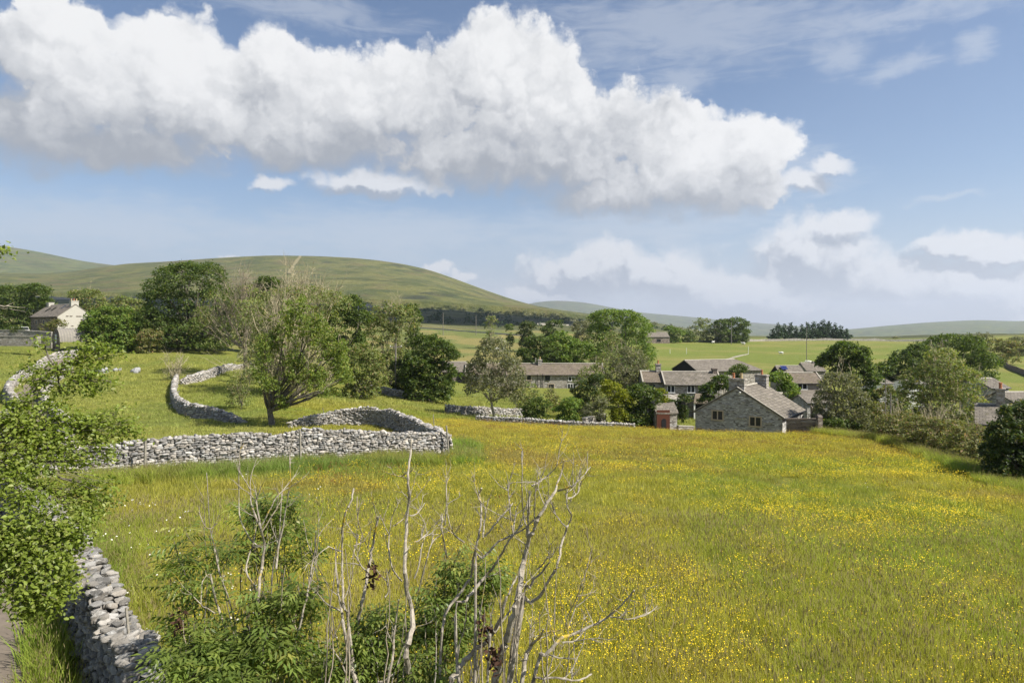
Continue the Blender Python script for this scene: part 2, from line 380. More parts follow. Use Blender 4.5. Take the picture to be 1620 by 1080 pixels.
M['ground'] = m_ground(); M['fell'] = m_fell(); M['stone'] = m_stone()
M['core'] = m_plain('wall core rubble', (.13,.125,.11), 1)
M['syc'] = m_leaf('sycamore leaves', (.052,.088,.018), (.105,.148,.030), (.19,.21,.06), tr=.48)
M['lime'] = m_leaf('lime leaves', (0.085,0.152,0.024), (0.173,0.239,0.040), (0.268,0.287,0.063))
M['ash'] = m_leaf('ash leaves', (0.129,0.172,0.049), (0.216,0.244,0.074), (0.345,0.270,0.138))
M['fan'] = m_leaf('fan ash leaves', (0.125,0.188,0.037), (0.219,0.269,0.056), (0.325,0.300,0.088), tr=.45)
M['grey'] = m_leaf('willow leaves', (0.122,0.136,0.070), (0.193,0.196,0.108), (0.285,0.254,0.171))
M['dark'] = m_leaf('dark hedge leaves', (0.035,0.062,0.019), (0.079,0.111,0.025), (0.195,0.177,0.040))
M['pine'] = m_leaf('conifer needles', (0.027,0.056,0.022), (0.056,0.094,0.035), tr=.15)
M['gold'] = m_leaf('golden maple leaves', (0.138,0.172,0.011), (0.230,0.241,0.017), (0.299,0.287,0.023))
M['hedge'] = m_leaf('hawthorn leaves', (0.113,0.144,0.038), (0.204,0.196,0.067), (0.345,0.222,0.130))
M['near'] = m_leaf('near tree leaves', (.14,.195,.028), (.25,.30,.055), (.30,.32,.09), tr=.5, rough=.42, spec=.35)
M['nearash'] = m_leaf('near ash leaflets', (.125,.185,.040), (.225,.275,.065), (.34,.34,.09), tr=.5, rough=.42, spec=.4)
M['withered'] = m_plain('withered leaves', (.06,.03,.018), .9, .5)
M['bark'] = m_bark('bark', (.10,.085,.065), (.18,.16,.13))
M['pale'] = m_bark('pale twigs', (.30,.255,.155), (.43,.375,.25))
M['dead'] = m_bark('dead ash bark', (.20,.17,.13), (.40,.355,.285), 16, (.44,.31,.03))
M['graydead'] = m_bark('weathered dead bark', (.19,.155,.11), (.34,.29,.215), 14, (.34,.27,.06))
M['grey_m'] = m_masonry('grey rubble', [(.34,.325,.30),(.46,.445,.415),(.55,.54,.51),(.20,.19,.17)], 3.0, 8, (.33,.32,.295))
M['tan_m'] = m_masonry('sandstone rubble', [(.29,.26,.22),(.39,.355,.30),(.46,.43,.38),(.19,.17,.15)], 2.8, 7, (.25,.21,.17))
M['brown_m'] = m_masonry('brown walling', [(.16,.125,.10),(.25,.20,.16),(.30,.26,.22),(.07,.055,.05)], 2.4, 7, (.12,.10,.08))
M['cream'] = m_plain('cream render', (.40,.38,.33), .9, .12, 2)
M['slate'] = m_slate('stone slates', ((.125,.11,.09),(.20,.175,.145)), .34, (.10,.09,.055))
M['slateg'] = m_slate('grey slates', ((.14,.122,.10),(.205,.18,.15)), .26)
M['slateb'] = m_slate('brown slates', ((.13,.105,.08),(.19,.155,.12)), .34, (.12,.11,.05))
M['ridge'] = m_plain('ridge stone', (.34,.31,.26), .9, .3)
M['white'] = m_plain('white paint', (.72,.71,.68), .5, .05)
M['sandf'] = m_plain('dressed stone', (.44,.36,.26), .9, .15)
M['glass'] = m_plain('window glass', (.025,.028,.03), .08, .2)
M['black'] = m_plain('black boarding and shade', (.012,.012,.013), .8, .3)
M['darkm'] = m_plain('dark gutter', (.03,.03,.032), .5, .2)
M['red'] = m_plain('red brown boards', (.085,.028,.015), .7, .3)
M['terra'] = m_plain('terracotta', (.38,.15,.07), .8, .25)
M['buff'] = m_plain('buff clay', (.45,.34,.18), .8, .25)
M['post'] = m_bark('weathered post', (.20,.18,.14), (.32,.29,.24), 9)
M['pole'] = m_bark('pole timber', (.15,.13,.11), (.24,.22,.19), 5)
M['tin'] = m_plain('weathered tin', (.24,.22,.19), .6, .35, 3)
M['wool'] = m_plain('wool', (.62,.60,.54), 1, .1, 30)
M['lane'] = m_plain('lane surface', (.17,.14,.11), .95, .35, 3)
M['path'] = m_plain('worn path', (.20,.175,.09), 1, .4, .3)
M['bluepv'] = m_plain('blue panel', (.02,.03,.11), .2, .3)

# ------------------------------------------------------------------ ground sheet (one sheet to the horizon)
def build_ground():
    th = np.concatenate([np.linspace(-180, -62, 40)[:-1], np.linspace(-62, 62, 520), np.linspace(62, 180, 40)[1:-1]])*math.pi/180
    r = np.exp(np.linspace(math.log(1.2), math.log(24000), 400)); nt, nr = len(th), len(r)
    TT, RR = np.meshgrid(th, r, indexing='ij'); X = RR*np.sin(TT); Y = RR*np.cos(TT); Z = gz(X, Y)
    V = np.stack([X, Y, Z], -1).reshape(-1, 3); c = land(X, Y).reshape(-1, 3)
    i = np.arange(nt)[:, None]; j = np.arange(nr-1)[None]; i2 = (i+1) % nt
    F = np.stack([i*nr+j, i2*nr+j, i2*nr+j+1, i*nr+j+1], -1)[..., ::-1].reshape(-1, 4)
    # centre fan as small quads
    k = len(V); V = np.vstack([V, [[0, 0, -5.6]]]); c = np.vstack([c, c[:1]])
    ii = np.arange(0, nt-1, 2); cf = np.stack([np.full(len(ii), k), (ii+2) % nt*nr, (ii+1)*nr, ii*nr], -1)[..., ::-1]
    F = np.vstack([F, cf[:, ::-1]])
    o = link('ground', mesh_np('ground', V, F, M['ground'], c, smooth=True)); tag(o, 'hay meadow, pastures and moor sloping down to the village and up to the fells', 'ground', kind='structure')
build_ground()

HILLS = {}
def hill(name, label, crest, Yf, Yc, footpy, tint, seed, amp, step=5, prof=.8):
    cx = [c[0] for c in crest]; cy = [c[1] for c in crest]; px = np.arange(cx[0], cx[-1]+1, step); S = np.interp(px, cx, cy)
    k = np.exp(-.5*(np.arange(-6, 7)/2.5)**2); k /= k.sum(); S = np.convolve(np.pad(S, 6, mode='edge'), k, 'valid')
    Fp = np.interp(px, [f[0] for f in footpy], [f[1] for f in footpy])
    n = 90; t = np.linspace(0, 1, n); rows = []; cols = []
    HILLS[name] = lambda x_, q: pt(x_, float(np.interp(x_, px, Fp))*(1-q**prof)+float(np.interp(x_, px, S))*q**prof, Yf*(Yc/Yf)**q)
    for q in t:
        Y = Yf*(Yc/Yf)**q; py = Fp+(S-Fp)*q**prof; x = (px-HX)/FPX*Y; z = (HY-py)/FPX*Y
        z = z-(30 if q == 0 else 0)+(fbm(x*.004, Y*.004*np.ones_like(x), seed, 5)-.5)*amp*math.sin(math.pi*min(q, 1))
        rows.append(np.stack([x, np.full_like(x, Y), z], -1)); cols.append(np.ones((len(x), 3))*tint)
    for q in np.linspace(.15, 1, 8):
        Y = Yc*(1+.5*q); x = (px-HX)/FPX*Yc; z = (HY-S)/FPX*Yc-(Yc*.14)*q*q
        rows.append(np.stack([x, np.full_like(x, Y), z], -1)); cols.append(np.ones((len(x), 3))*tint)
    V = np.array(rows); m = len(px); N = len(rows)
    i = np.arange(N-1)[:, None]; j = np.arange(m-1)[None]
    F = np.stack([i*m+j, i*m+j+1, (i+1)*m+j+1, (i+1)*m+j], -1).reshape(-1, 4)
    o = link(name, mesh_np(name, V.reshape(-1, 3), F, M['fell'], np.array(cols).reshape(-1, 3), smooth=True)); tag(o, label, 'hill', kind='structure'); return o
hill('fell', 'long rounded green fell above the village', [(-700,440),(-200,433),(0,431),(60,433),(110,430),(150,424),(200,417),(260,414),(330,409),(380,406),(430,404),(500,405),(560,408),(600,412),(640,418),(680,427),(720,441),(760,456),(800,470),(840,482),(880,490),(940,500),(1000,508),(1060,515),(1120,525)],
     1250, 2300, [(-700,466),(0,464),(240,464),(400,470),(560,474),(700,480),(850,489),(1000,510),(1120,530)], (1.0,1.0,1.0), 5, 26, 4)
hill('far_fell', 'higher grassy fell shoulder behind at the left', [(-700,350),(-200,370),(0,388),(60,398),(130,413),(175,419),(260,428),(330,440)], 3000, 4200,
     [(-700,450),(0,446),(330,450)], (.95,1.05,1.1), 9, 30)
hill('distant_hills', 'low haze tinted hills on the horizon beyond the village', [(760,500),(800,490),(845,478),(880,475),(925,478),(960,485),(1010,494),(1080,500),(1150,507),(1230,513),(1300,519),(1360,524)], 6000, 8500,
     [(760,528),(1360,528)], (.8,.9,1.1), 15, 60)  # bluish tint puts part of the distance haze into the hill colour
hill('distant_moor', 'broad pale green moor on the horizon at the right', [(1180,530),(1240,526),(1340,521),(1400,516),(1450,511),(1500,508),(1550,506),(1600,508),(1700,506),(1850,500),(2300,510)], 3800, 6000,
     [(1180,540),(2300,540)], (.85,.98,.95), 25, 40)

# pale path up the fell and its walls
def ribbon(name, pts, w, mat, lift=.05, sub=6):
    P = []
    for a, b in zip(pts[:-1], pts[1:]):
        for k in range(sub): P.append(a+(b-a)*k/sub)
    P.append(pts[-1]); V = []; F = []
    for i, p in enumerate(P):
        d = (P[min(i+1, len(P)-1)]-P[max(i-1, 0)]); d.z = 0; d.normalize(); s = Vector((-d.y, d.x, 0))*w/2
        V += [p+s+Vector((0,0,lift)), p-s+Vector((0,0,lift))]
    F = [(2*i, 2*i+1, 2*i+3, 2*i+2) for i in range(len(P)-1)]
    return mesh_pl(name, V, F, mat)
# ------------------------------------------------------------------ dry stone walls built of separate blocks
rs = np.random.RandomState(7)
def ico_templates(n, sub=1):
    import bmesh; out = []
    for k in range(n):
        bm = bmesh.new(); bmesh.ops.create_icosphere(bm, subdivisions=sub+1 if sub else 1, radius=1)
        bm.verts.ensure_lookup_table(); v = np.array([q.co[:] for q in bm.verts]); f = np.array([[w.index for w in p.verts] for p in bm.faces])
        bm.free()
        v = np.sign(v)*np.abs(v)**.62                           # blocky
        d = rs.normal(size=(5, 3)); d /= np.linalg.norm(d, axis=1)[:, None]
        for u in d:                                              # knock off corners
            h = v@u; lim = rs.uniform(.55, .85); ov = np.clip(h-lim, 0, None); v = v-ov[:, None]*u
        v = v*(1+rs.normal(size=(len(v), 1))*.05)
        out.append((v, f))
    return out
ST_F, ST_N = ico_templates(8, 1), ico_templates(8, 2)
def stones(centers, dims, rots, cols, templ):
    """many blocks as one array set; rots = rotation about z plus small tilts"""
    Vs, Fs, Cs = [], [], []; off = 0
    idx = rs.randint(0, len(templ), len(centers))
    for k, (tv, tf) in enumerate(templ):
        s = np.where(idx == k)[0]
        if not len(s): continue
        v = tv[None]*dims[s][:, None, :]
        tl = rs.normal(size=(len(s), 2))*.14
        for ax, an in ((0, tl[:, 0]), (1, tl[:, 1]), (2, rots[s])):
            c, sn = np.cos(an)[:, None], np.sin(an)[:, None]; a, b = [(1, 2), (0, 2), (0, 1)][ax]
            va, vb = v[..., a].copy(), v[..., b].copy(); v[..., a] = c*va-sn*vb; v[..., b] = sn*va+c*vb
        v = v+centers[s][:, None, :]
        n = tv.shape[0]; f = tf[None]+(off+np.arange(len(s))*n)[:, None, None]
        Vs.append(v.reshape(-1, 3)); Fs.append(f.reshape(-1, 3)); Cs.append(np.repeat(cols[s], n, 0)); off += len(s)*n
    return np.vstack(Vs), np.vstack(Fs), np.vstack(Cs)
def stone_cols(n):
    g = rs.choice([.17, .23, .29, .36, .44], n, p=[.17, .26, .28, .19, .10])*rs.uniform(.88, 1.12, n)
    w = rs.uniform(.03, .12, n)
    return np.stack([g*(1+w), g*(1.0), g*(1-w*1.2)], -1)
def drywall(name, label, path, h=1.4, th=.55, size=.24, hh=None, templ=None, group=None, top=True, rough=1., fine=False):
    """path: list of (x, y) on the ground, hh: wall height at each point"""
    P = np.array(path, float); hh = np.full(len(P), h) if hh is None else np.array(hh, float)
    seg = np.hypot(*np.diff(P, axis=0).T); s = np.concatenate([[0], np.cumsum(seg)]); L = s[-1]
    # smooth the line
    ss_ = np.linspace(0, L, max(4, int(L/.8))); px_, py_, ph_ = np.interp(ss_, s, P[:,0]), np.interp(ss_, s, P[:,1]), np.interp(ss_, s, hh)
    def sm(a):
        b = np.pad(a, 3, mode='edge'); k = np.array([1,2,3,4,3,2,1])/16.; return np.convolve(b, k, 'valid')
    q0, q1 = px_.copy(), py_.copy(); px_, py_ = sm(px_), sm(py_); px_[0], py_[0], px_[-1], py_[-1] = q0[0], q1[0], q0[-1], q1[-1]
    def at_s(t):
        x, y = np.interp(t, ss_, px_), np.interp(t, ss_, py_); e = .3
        dx, dy = np.interp(t+e, ss_, px_)-np.interp(t-e, ss_, px_), np.interp(t+e, ss_, py_)-np.interp(t-e, ss_, py_)
        l = np.hypot(dx, dy)+1e-9; return x, y, dx/l, dy/l, np.interp(t, ss_, ph_)
    C, D, A = [], [], []; hmax = ph_.max(); z = 0; row = size*.55
    while z < hmax:
        rh = row*rs.uniform(.8, 1.25)
        for side in (-1, 1):
            t = rs.uniform(0, size)
            while t < L:
                w = size*rs.uniform(.55, 1.7)
                x, y, dx, dy, H = at_s(t+w/2)
                H2 = H+(vnoise(np.array(t*.7), np.array(0.), 4)-.5)*.22*rough
                if z < H2:
                    half = th/2*(1-.32*z/max(H, .5)); dep = size*rs.uniform(.4, .65)
                    o = side*(half-dep*.55+rs.normal()*.022*rough)
                    zz = float(gz(x, y))-.12+z+rh/2
                    C.append((x-dy*o, y+dx*o, zz)); D.append((w*.60, dep, rh*rs.uniform(.58, .76))); A.append(math.atan2(dy, dx)+rs.normal()*.12)
                t += w
        z += rh
    if top:                                   # cope stones
        t = 0.
        while t < L:
            w = size*rs.uniform(.5, 1.15); x, y, dx, dy, H = at_s(t+w/2)
            H2 = H+(vnoise(np.array(t*.7), np.array(0.), 4)-.5)*.22*rough
            for o_ in ((-.16, 0, .16) if fine else (0,)):
                C.append((x-dy*o_+rs.normal()*.03, y+dx*o_+rs.normal()*.03, float(gz(x, y))-.10+H2+rs.uniform(-.04, .06))); D.append((w*.55, th*(.19 if fine else .42)*rs.uniform(.7, 1.2), size*rs.uniform(.30, .62))); A.append(math.atan2(dy, dx)+rs.normal()*.35)
            t += w
    # a few fallen at the foot
    for t in rs.uniform(0, L, int(L*.5)):
        x, y, dx, dy, H = at_s(t); o = rs.choice([-1, 1])*rs.uniform(th*.5, th*.9); X, Y = x-dy*o, y+dx*o
        C.append((X, Y, float(gz(X, Y))+.04)); D.append(tuple(size*rs.uniform(.3, .55, 3))); A.append(rs.uniform(0, 6))
    C, D, A = map(np.array, (C, D, A)); root = empty(name, label, 'wall', (0,0,0), 0, group)
    x0, y0, _, _, _ = at_s(L/2); base = np.array([x0, y0, float(gz(x0, y0))]); root.location = base
    V, F, K = stones(C-base, D, A, stone_cols(len(C))*(.78 if fine else 1), ST_N if fine else ST_F)
    link('wall_stones', mesh_np('wall_stones', V, F, M['stone'], K), root)
    # rubble core keeps light from passing through
    tt = np.arange(0, L, .6); tt = np.append(tt, L); vs = []; 
    for t in tt:
        x, y, dx, dy, H = at_s(t); g = float(gz(x, y)); a, b = th*.36, th*.16; H = max(.05, H-.22)
        for o, zz in ((-a, g-.5), (-b, g+H), (b, g+H), (a, g-.5)): vs.append((x-dy*o-base[0], y+dx*o-base[1], zz-base[2]))
    f = [(4*i+k, 4*i+k+1, 4*i+5+k, 4*i+4+k) for i in range(len(tt)-1) for k in range(3)]+[(0,1,2,3)[::-1], tuple(len(vs)-4+k for k in range(4))]
    link('rubble_core', mesh_pl('rubble_core', vs, f, M['core']), root)
    return root
def W(px, Y): return ((px-HX)/FPX*Y, Y)
drywall('drystone_wall', 'long sunlit front wall of pale limestone enclosure in mid meadow', [W(707,36),W(690,35.2),W(620,34.6),W(470,32.6),W(350,30.8),W(230,29.4),W(100,27.6),W(0,26),W(-120,24.5)], hh=[1.3,1.35,1.42,1.58,1.5,1.45,1.4,1.35,1.35], size=.175, rough=1.3)
drywall('drystone_wall', 'curved back wall of the limestone enclosure with collapsed left end', [W(455,55),W(475,56),W(520,57),W(570,57.5),W(612,56),W(640,50),W(668,44),W(698,39.5),W(708,36.4)], hh=[.35,.8,1.15,1.4,1.45,1.35,1.35,1.25,1.2], size=.20, rough=1.6)
drywall('drystone_wall', 'winding wall running down the left pasture with broken lower end', [W(279,96),W(275,86),W(274,78),W(279,70),W(287,65),W(300,62.5),W(325,61),W(352,59.6),W(372,58.6),W(386,58)], hh=[1.0,1.15,1.2,1.25,1.25,1.3,1.2,1.1,.7,.25], size=.28, th=.6, rough=1.4)
drywall('drystone_wall', 'tumbled limestone wall at the top of the rough pasture', [W(285,92.5),W(300,94),W(318,98),W(338,104),W(362,112),W(400,118)], hh=[.5,1.2,1.2,1.1,1.0,.9], size=.34, th=.8, rough=2)
drywall('drystone_wall', 'pale wall on right side of the lane behind the near tree', [W(112,108),W(98,98),W(82,88),W(70,78),W(66,70),W(70,62),W(84,54),W(104,46),W(112,40),W(100,34),W(70,28.5)], hh=[1.3]*11, size=.30, th=.6, rough=1.1)
drywall('drystone_wall', 'pale wall on left side of the lane climbing to the farm', [W(122,122),W(88,116),W(56,104),W(32,92),W(18,82),W(10,72),W(20,63),W(34,55),W(0,46),W(-80,38)], hh=[1.3]*10, size=.32, th=.6, rough=1.1)
drywall('drystone_wall', 'nearest wall of weathered flat stones beside lane at the lower left', [(-1.6,2.6),(-2.9,5.6),(-4.05,7.9),(-5.15,9.3),(-6.15,10.5),(-7.3,11.9),(-8.3,13.1),(-10.0,15.2),(-13.6,19.4),(-18.6,24.6)], h=1.40, size=.12, th=.56, rough=1.8, fine=True)

# boulders in the left pasture
def boulder(px, Y, w, h, label, seed):
    c = at(px, Y); n = 6; r_ = np.random.RandomState(seed)
    C = np.array([[r_.uniform(-w/2, w/2), r_.uniform(-.4, .4), h*.3*r_.uniform(.6, 1.2)] for _ in range(n)]); D = np.array([[w*r_.uniform(.22, .42), w*.3, h*r_.uniform(.5, .8)] for _ in range(n)])
    V, F, K = stones(C, D, r_.uniform(0, 3, n), np.full((n, 3), .30)*r_.uniform(.8, 1.2, (n, 1)), ST_N)
    o = link('boulder', mesh_np('boulder', V, F, M['stone'], K)); o.location = c; tag(o, label, 'boulder')
boulder(163, 104, 1.9, .85, 'largest low limestone boulder in the left pasture', 1)
boulder(185, 106, .9, .6, 'small dark boulder between two paler ones in the left pasture', 2)
boulder(216, 105, 1.3, .75, 'rounded pale boulder standing apart in the left pasture', 3)

# lane: a sheet following the ground between the walls
LANE = [Vector((x, y, float(gz(x, y)))) for x, y in [(-4.7,2.5),(-6.2,5.6),(-7.5,8.2),(-8.6,10.4),(-10.0,12.4),(-12.9,16.5),(-18.3,22),(-26,29),(-31,38),W(66,46),W(62,54),W(48,62),W(42,72),W(48,84),W(66,96),W(92,110),W(118,122)]]
def lane_mesh():
    P = []
    for a, b in zip(LANE[:-1], LANE[1:]):
        n = max(2, int((b-a).length/1.0))
        for k in range(n): P.append(a+(b-a)*k/n)
    V = []; F = []; K = 7
    for i, p in enumerate(P):
        d = P[min(i+1, len(P)-1)]-P[max(i-1, 0)]; d.z = 0; d.normalize(); s = Vector((-d.y, d.x, 0))
        w = 2.4+.3*math.sin(i*.7)
        for k in range(K):
            q = p+s*(w*(k/(K-1)-.5)); V.append((q.x, q.y, float(gz(q.x, q.y))+.035-(.03 if k in (0, K-1) else 0)))
    for i in range(len(P)-1):
        for k in range(K-1): F.append((i*K+k, i*K+k+1, (i+1)*K+k+1, (i+1)*K+k))
    return mesh_pl('lane', V, F, M['lane'])
tag(link('lane', lane_mesh()), 'gravel lane running beside the wall at the lower left', 'lane', kind='structure')

# ------------------------------------------------------------------ boxes and tubes
class MB:
    def __init__(s): s.V = []; s.F = []
    def add(s, V, F): o = len(s.V); s.V += [tuple(v) for v in V]; s.F += [tuple(o+i for i in f) for f in F]; return s
    def box(s, x0, x1, y0, y1, z0, z1):
        return s.add([(x0,y0,z0),(x1,y0,z0),(x1,y1,z0),(x0,y1,z0),(x0,y0,z1),(x1,y0,z1),(x1,y1,z1),(x0,y1,z1)],
                     [(0,3,2,1),(4,5,6,7),(0,1,5,4),(1,2,6,5),(2,3,7,6),(3,0,4,7)])
    def tube(s, pts, rad, n=6):
        pts = [Vector(p) for p in pts]; rings = []; o = len(s.V); ref = Vector((.3, .2, 1)).normalized()
        for i, p in enumerate(pts):
            d = (pts[min(i+1, len(pts)-1)]-pts[max(i-1, 0)]); d = d.normalized() if d.length > 1e-6 else Vector((0,0,1))
            r_ = Vector((1, .1, 0)) if abs(d.z) > .9 else ref; u = d.cross(r_).normalized(); v = d.cross(u); r = rad[i] if hasattr(rad, '__len__') else rad
            for k in range(n):
                a = 2*math.pi*k/n; s.V.append(tuple(p+(u*math.cos(a)+v*math.sin(a))*r))
        for i in range(len(pts)-1):
            for k in range(n): s.F.append((o+i*n+k, o+i*n+(k+1) % n, o+(i+1)*n+(k+1) % n, o+(i+1)*n+k))
        s.F.append(tuple(o+k for k in range(n))[::-1]); s.F.append(tuple(o+(len(pts)-1)*n+k for k in range(n))); return s
    def build(s, name, mat, parent=None):
        return link(name, mesh_pl(name, s.V, s.F, M[mat] if isinstance(mat, str) else mat), parent)

# ------------------------------------------------------------------ houses
def house(name, label, cat, ox, oy, ang, L, Wd, zb, ze, zr, wall, roof, over=.25, chim=(), wins=(), hip=0, verge=None, group=None, ridge=True, gable_mat=None, gutter=True, verge_ov=.12):
    """origin at the corner, x along the ridge for L, y across for Wd; absolute heights zb < ze < zr.
    wins: (face, u, z, w, h, kind)  faces S(y=0) N(y=Wd) W(x=0) E(x=L)"""
    root = empty(name, label, cat, (ox, oy, zb), ang, group); e, r = ze-zb, zr-zb
    h = hip
    mb = MB(); mb.add([(0,0,0),(L,0,0),(L,Wd,0),(0,Wd,0),(0,0,e),(L,0,e),(L,Wd,e),(0,Wd,e),(0,Wd/2,r),(L-h,Wd/2,r-.001)],
        [(0,1,5,4),(2,3,7,6),(3,0,4,8,7)] + ([(1,2,6,9,5)] if not h else [(1,2,6,5)]))
    mb.build('wall', wall, root)
    if gable_mat: MB().add([(-.02,0,0),(-.02,Wd,0),(-.02,Wd,e),(-.02,Wd/2,r),(-.02,0,e)], [(0,1,2,3,4)][:1]).build('gable_boarding', gable_mat, root)
    # roof slabs with uneven ridge and thickness
    sl = (r-e)/(Wd/2); t = .14; n = max(4, int(L/1.2)); v = verge_ov; mb = MB()
    for side in (0, 1):
        rows = []
        for k in (0, .34, .67, 1):
            yy = -over+(Wd/2+over)*k; zz = e-over*sl+(Wd/2+over)*sl*k
            row = []
            for i in range(n+1):
                x = -v+(L+2*v)*i/n
                if h and i > 0: xm = L+v-(h+v)*k; x = min(x, xm) if i < n else xm
                sag = math.sin(math.pi*i/n)*-.06 + (vnoise(np.array(x*.6+ox), np.array(k*3+side*5.), 8)-.5)*.06
                row.append((x, yy if side == 0 else Wd-yy, zz+.03+sag))
            rows.append(row)
        o = len(mb.V); m_ = n+1
        for row in rows: mb.V += row
        for row in rows: mb.V += [(a, b, c-t) for a, b, c in row]
        q = 4*m_
        for a in range(3):
            for i in range(n):
                f = (o+a*m_+i, o+a*m_+i+1, o+(a+1)*m_+i+1, o+(a+1)*m_+i); mb.F += [f, tuple(w+q for w in f[::-1])]
            for i in (0, n): f = (o+a*m_+i, o+(a+1)*m_+i, o+(a+1)*m_+i+q, o+a*m_+i+q); mb.F.append(f)
        for i in range(n): mb.F.append((o+i, o+i+1, o+i+1+q, o+i+q))
    if h:
        o = len(mb.V); mb.V += [(L+v, -over, e-over*sl+.02), (L+v, Wd+over, e-over*sl+.02), (L-h, Wd/2, r+.04)]; mb.F.append((o, o+1, o+2))
    ro = mb.build('roof', roof, root)
    if ridge:
        rb = MB()
        for i in range(int(L/.5)):
            x = i*.5; 
            if x+.48 > L-h: break
            rb.add([(x, Wd/2-.17, r-.02), (x+.48, Wd/2-.17, r-.02), (x+.48, Wd/2, r+.11), (x, Wd/2, r+.11), (x, Wd/2+.17, r-.02), (x+.48, Wd/2+.17, r-.02)], [(0,1,2,3), (3,2,5,4), (0,3,4), (1,5,2)])
        rb.build('ridge_stones', 'ridge', ro)
    if verge:
        for x in ([-v-.02, L+v-.16] if verge == 2 else [-v-.02]):
            for s_ in (0, 1):
                y0, y1 = (-over, Wd/2) if s_ == 0 else (Wd+over, Wd/2)
                z0, z1 = e-over*sl+.05, r+.05
                MB().add([(x,y0,z0),(x+.2,y0,z0),(x+.2,y1,z1),(x,y1,z1),(x,y0,z0+.07),(x+.2,y0,z0+.07),(x+.2,y1,z1+.07),(x,y1,z1+.07)], [(0,3,2,1),(4,5,6,7),(0,1,5,4),(1,2,6,5),(2,3,7,6),(3,0,4,7)]).build('verge_stones', 'ridge', ro)
    if gutter:
        MB().tube([(-v, -over-.05, e-over*sl-.06), (L+v-.01, -over-.05, e-over*sl-.06)], .07).build('gutter', 'darkm', root)
    for (cx, cy, w, d, top, pots, cm) in chim:
        c = MB().box(cx-w/2, cx+w/2, cy-d/2, cy+d/2, e, r+top).box(cx-w/2-.07, cx+w/2+.07, cy-d/2-.07, cy+d/2+.07, r+top-.18, r+top-.03).build('chimney', cm, root)
        k = len(pots)
        for i, pm in enumerate(pots):
            px_ = cx; py_ = cy+(i-(k-1)/2)*(d/max(k, 1)) if d > w else cy
            if w >= d: px_ = cx+(i-(k-1)/2)*(w/max(k, 1))
            MB().tube([(px_, py_, r+top-.05), (px_, py_, r+top+.15), (px_, py_, r+top+.45), (px_, py_, r+top+.5), (px_, py_, r+top+.56)], [.15, .13, .12, .16, .15], 10).build('chimney_pot', pm, c)
    for (face, u, z, w, hh_, kind) in wins:
        z = z-zb
        def q(a, dep, zz):       # a along face, dep outwards
            return {'S': (a, -dep, zz), 'N': (a, Wd+dep, zz), 'W': (-dep, a, zz), 'E': (L+dep, a, zz)}[face]
        def bx(a0, a1, d0, d1, z0, z1):
            P = [q(a, d, zz) for zz in (z0, z1) for (a, d) in ((a0, d0), (a1, d0), (a1, d1), (a0, d1))]
            return MB().add(P, [(0,3,2,1),(4,5,6,7),(0,1,5,4),(1,2,6,5),(2,3,7,6),(3,0,4,7)])
        def merge(*ms):
            o = MB()
            for m_ in ms: o.add(m_.V, m_.F)
            return o
        fm = {'w': 'white', 's': 'sandf', 'd': 'darkm', 'door': 'sandf', 'reddoor': 'sandf'}[kind.split('+')[0]]
        fr = .14 if kind[0] == 's' else .09; nm = 'door' if 'door' in kind else 'window'
        parts = [bx(u-w/2-fr, u-w/2, .003, .07, z-.02, z+hh_+fr), bx(u+w/2, u+w/2+fr, .003, .07, z-.02, z+hh_+fr), bx(u-w/2, u+w/2, .003, .07, z+hh_, z+hh_+fr), bx(u-w/2-fr-.05, u+w/2+fr+.05, .003, .12, z-.14, z-.02)]
        if '+2' in kind: parts.append(bx(u-.06, u+.06, .003, .065, z-.02, z+hh_))
        if '+3' in kind: parts += [bx(u-w/6-.05, u-w/6+.05, .003, .065, z-.02, z+hh_), bx(u+w/6-.05, u+w/6+.05, .003, .065, z-.02, z+hh_)]
        f = merge(*parts).build(nm, fm, root)
        bx(u-w/2, u+w/2, .002, .02, z-.02, z+hh_).build('door_leaf' if nm == 'door' else 'pane', 'red' if 'red' in kind else ('glass' if nm == 'window' else 'white'), f)
    return root
def X(px, Y): return (px-HX)/FPX*Y
def Z(py, Y): return (HY-py)/FPX*Y

# grey gable house in front of the village
h8 = house('stone_house', 'grey rubble house with broad gable and two stone windows facing the meadow', 'house', 28.3, 71.5, math.atan2(.81, .585), 9.3, 9.4, -14.2, -9.22, -6.38, M['grey_m'], M['slate'], .25,
      chim=[(.75, 4.9, .75, 1.7, .95, ('buff', 'terra'), M['tan_m']), (7.9, 4.3, 1.0, 1.3, 1.0, ('terra',), M['tan_m'])], verge=1,
      wins=[('W', 2.75, -10.35, 1.1, .88, 's+2'), ('W', 6.85, -9.98, 1.1, .88, 's+2'), ('S', 7.6, -10.6, .5, 1.2, 'w')])
for (u, z) in [(1.2,-9.9),(1.7,-9.95),(3.9,-9.6),(4.3,-9.62),(4.7,-9.63),(5.9,-9.5),(8.6,-9.3),(9.0,-9.32),(3.2,-8.4),(6.2,-8.3),(5.6,-8.35),(4.0,-7.9),(7.2,-8.6),(2.6,-8.9),(5.2,-9.0),(6.0,-7.6)]:
    MB().box(-.16, .02, u-.16, u+.16, z+14.2-.05, z+14.2+.04).build('through_stone', 'ridge', h8)
MB().tube([(-.28,4.35,7.25),(-.05,4.35,7.35)], [.13,.07], 8).build('flood_lamp', 'white', h8)
MB().box(9.3,11.9,3.2,8.2,0,6.3).build('rear_wing', 'tan_m', h8); MB().box(9.32,12.1,3.0,8.4,6.32,6.5).build('wing_coping', 'ridge', h8)
MB().box(-.02,9.2,-1.1,-.02,0,3.2).build('lean_to', 'cream', h8)
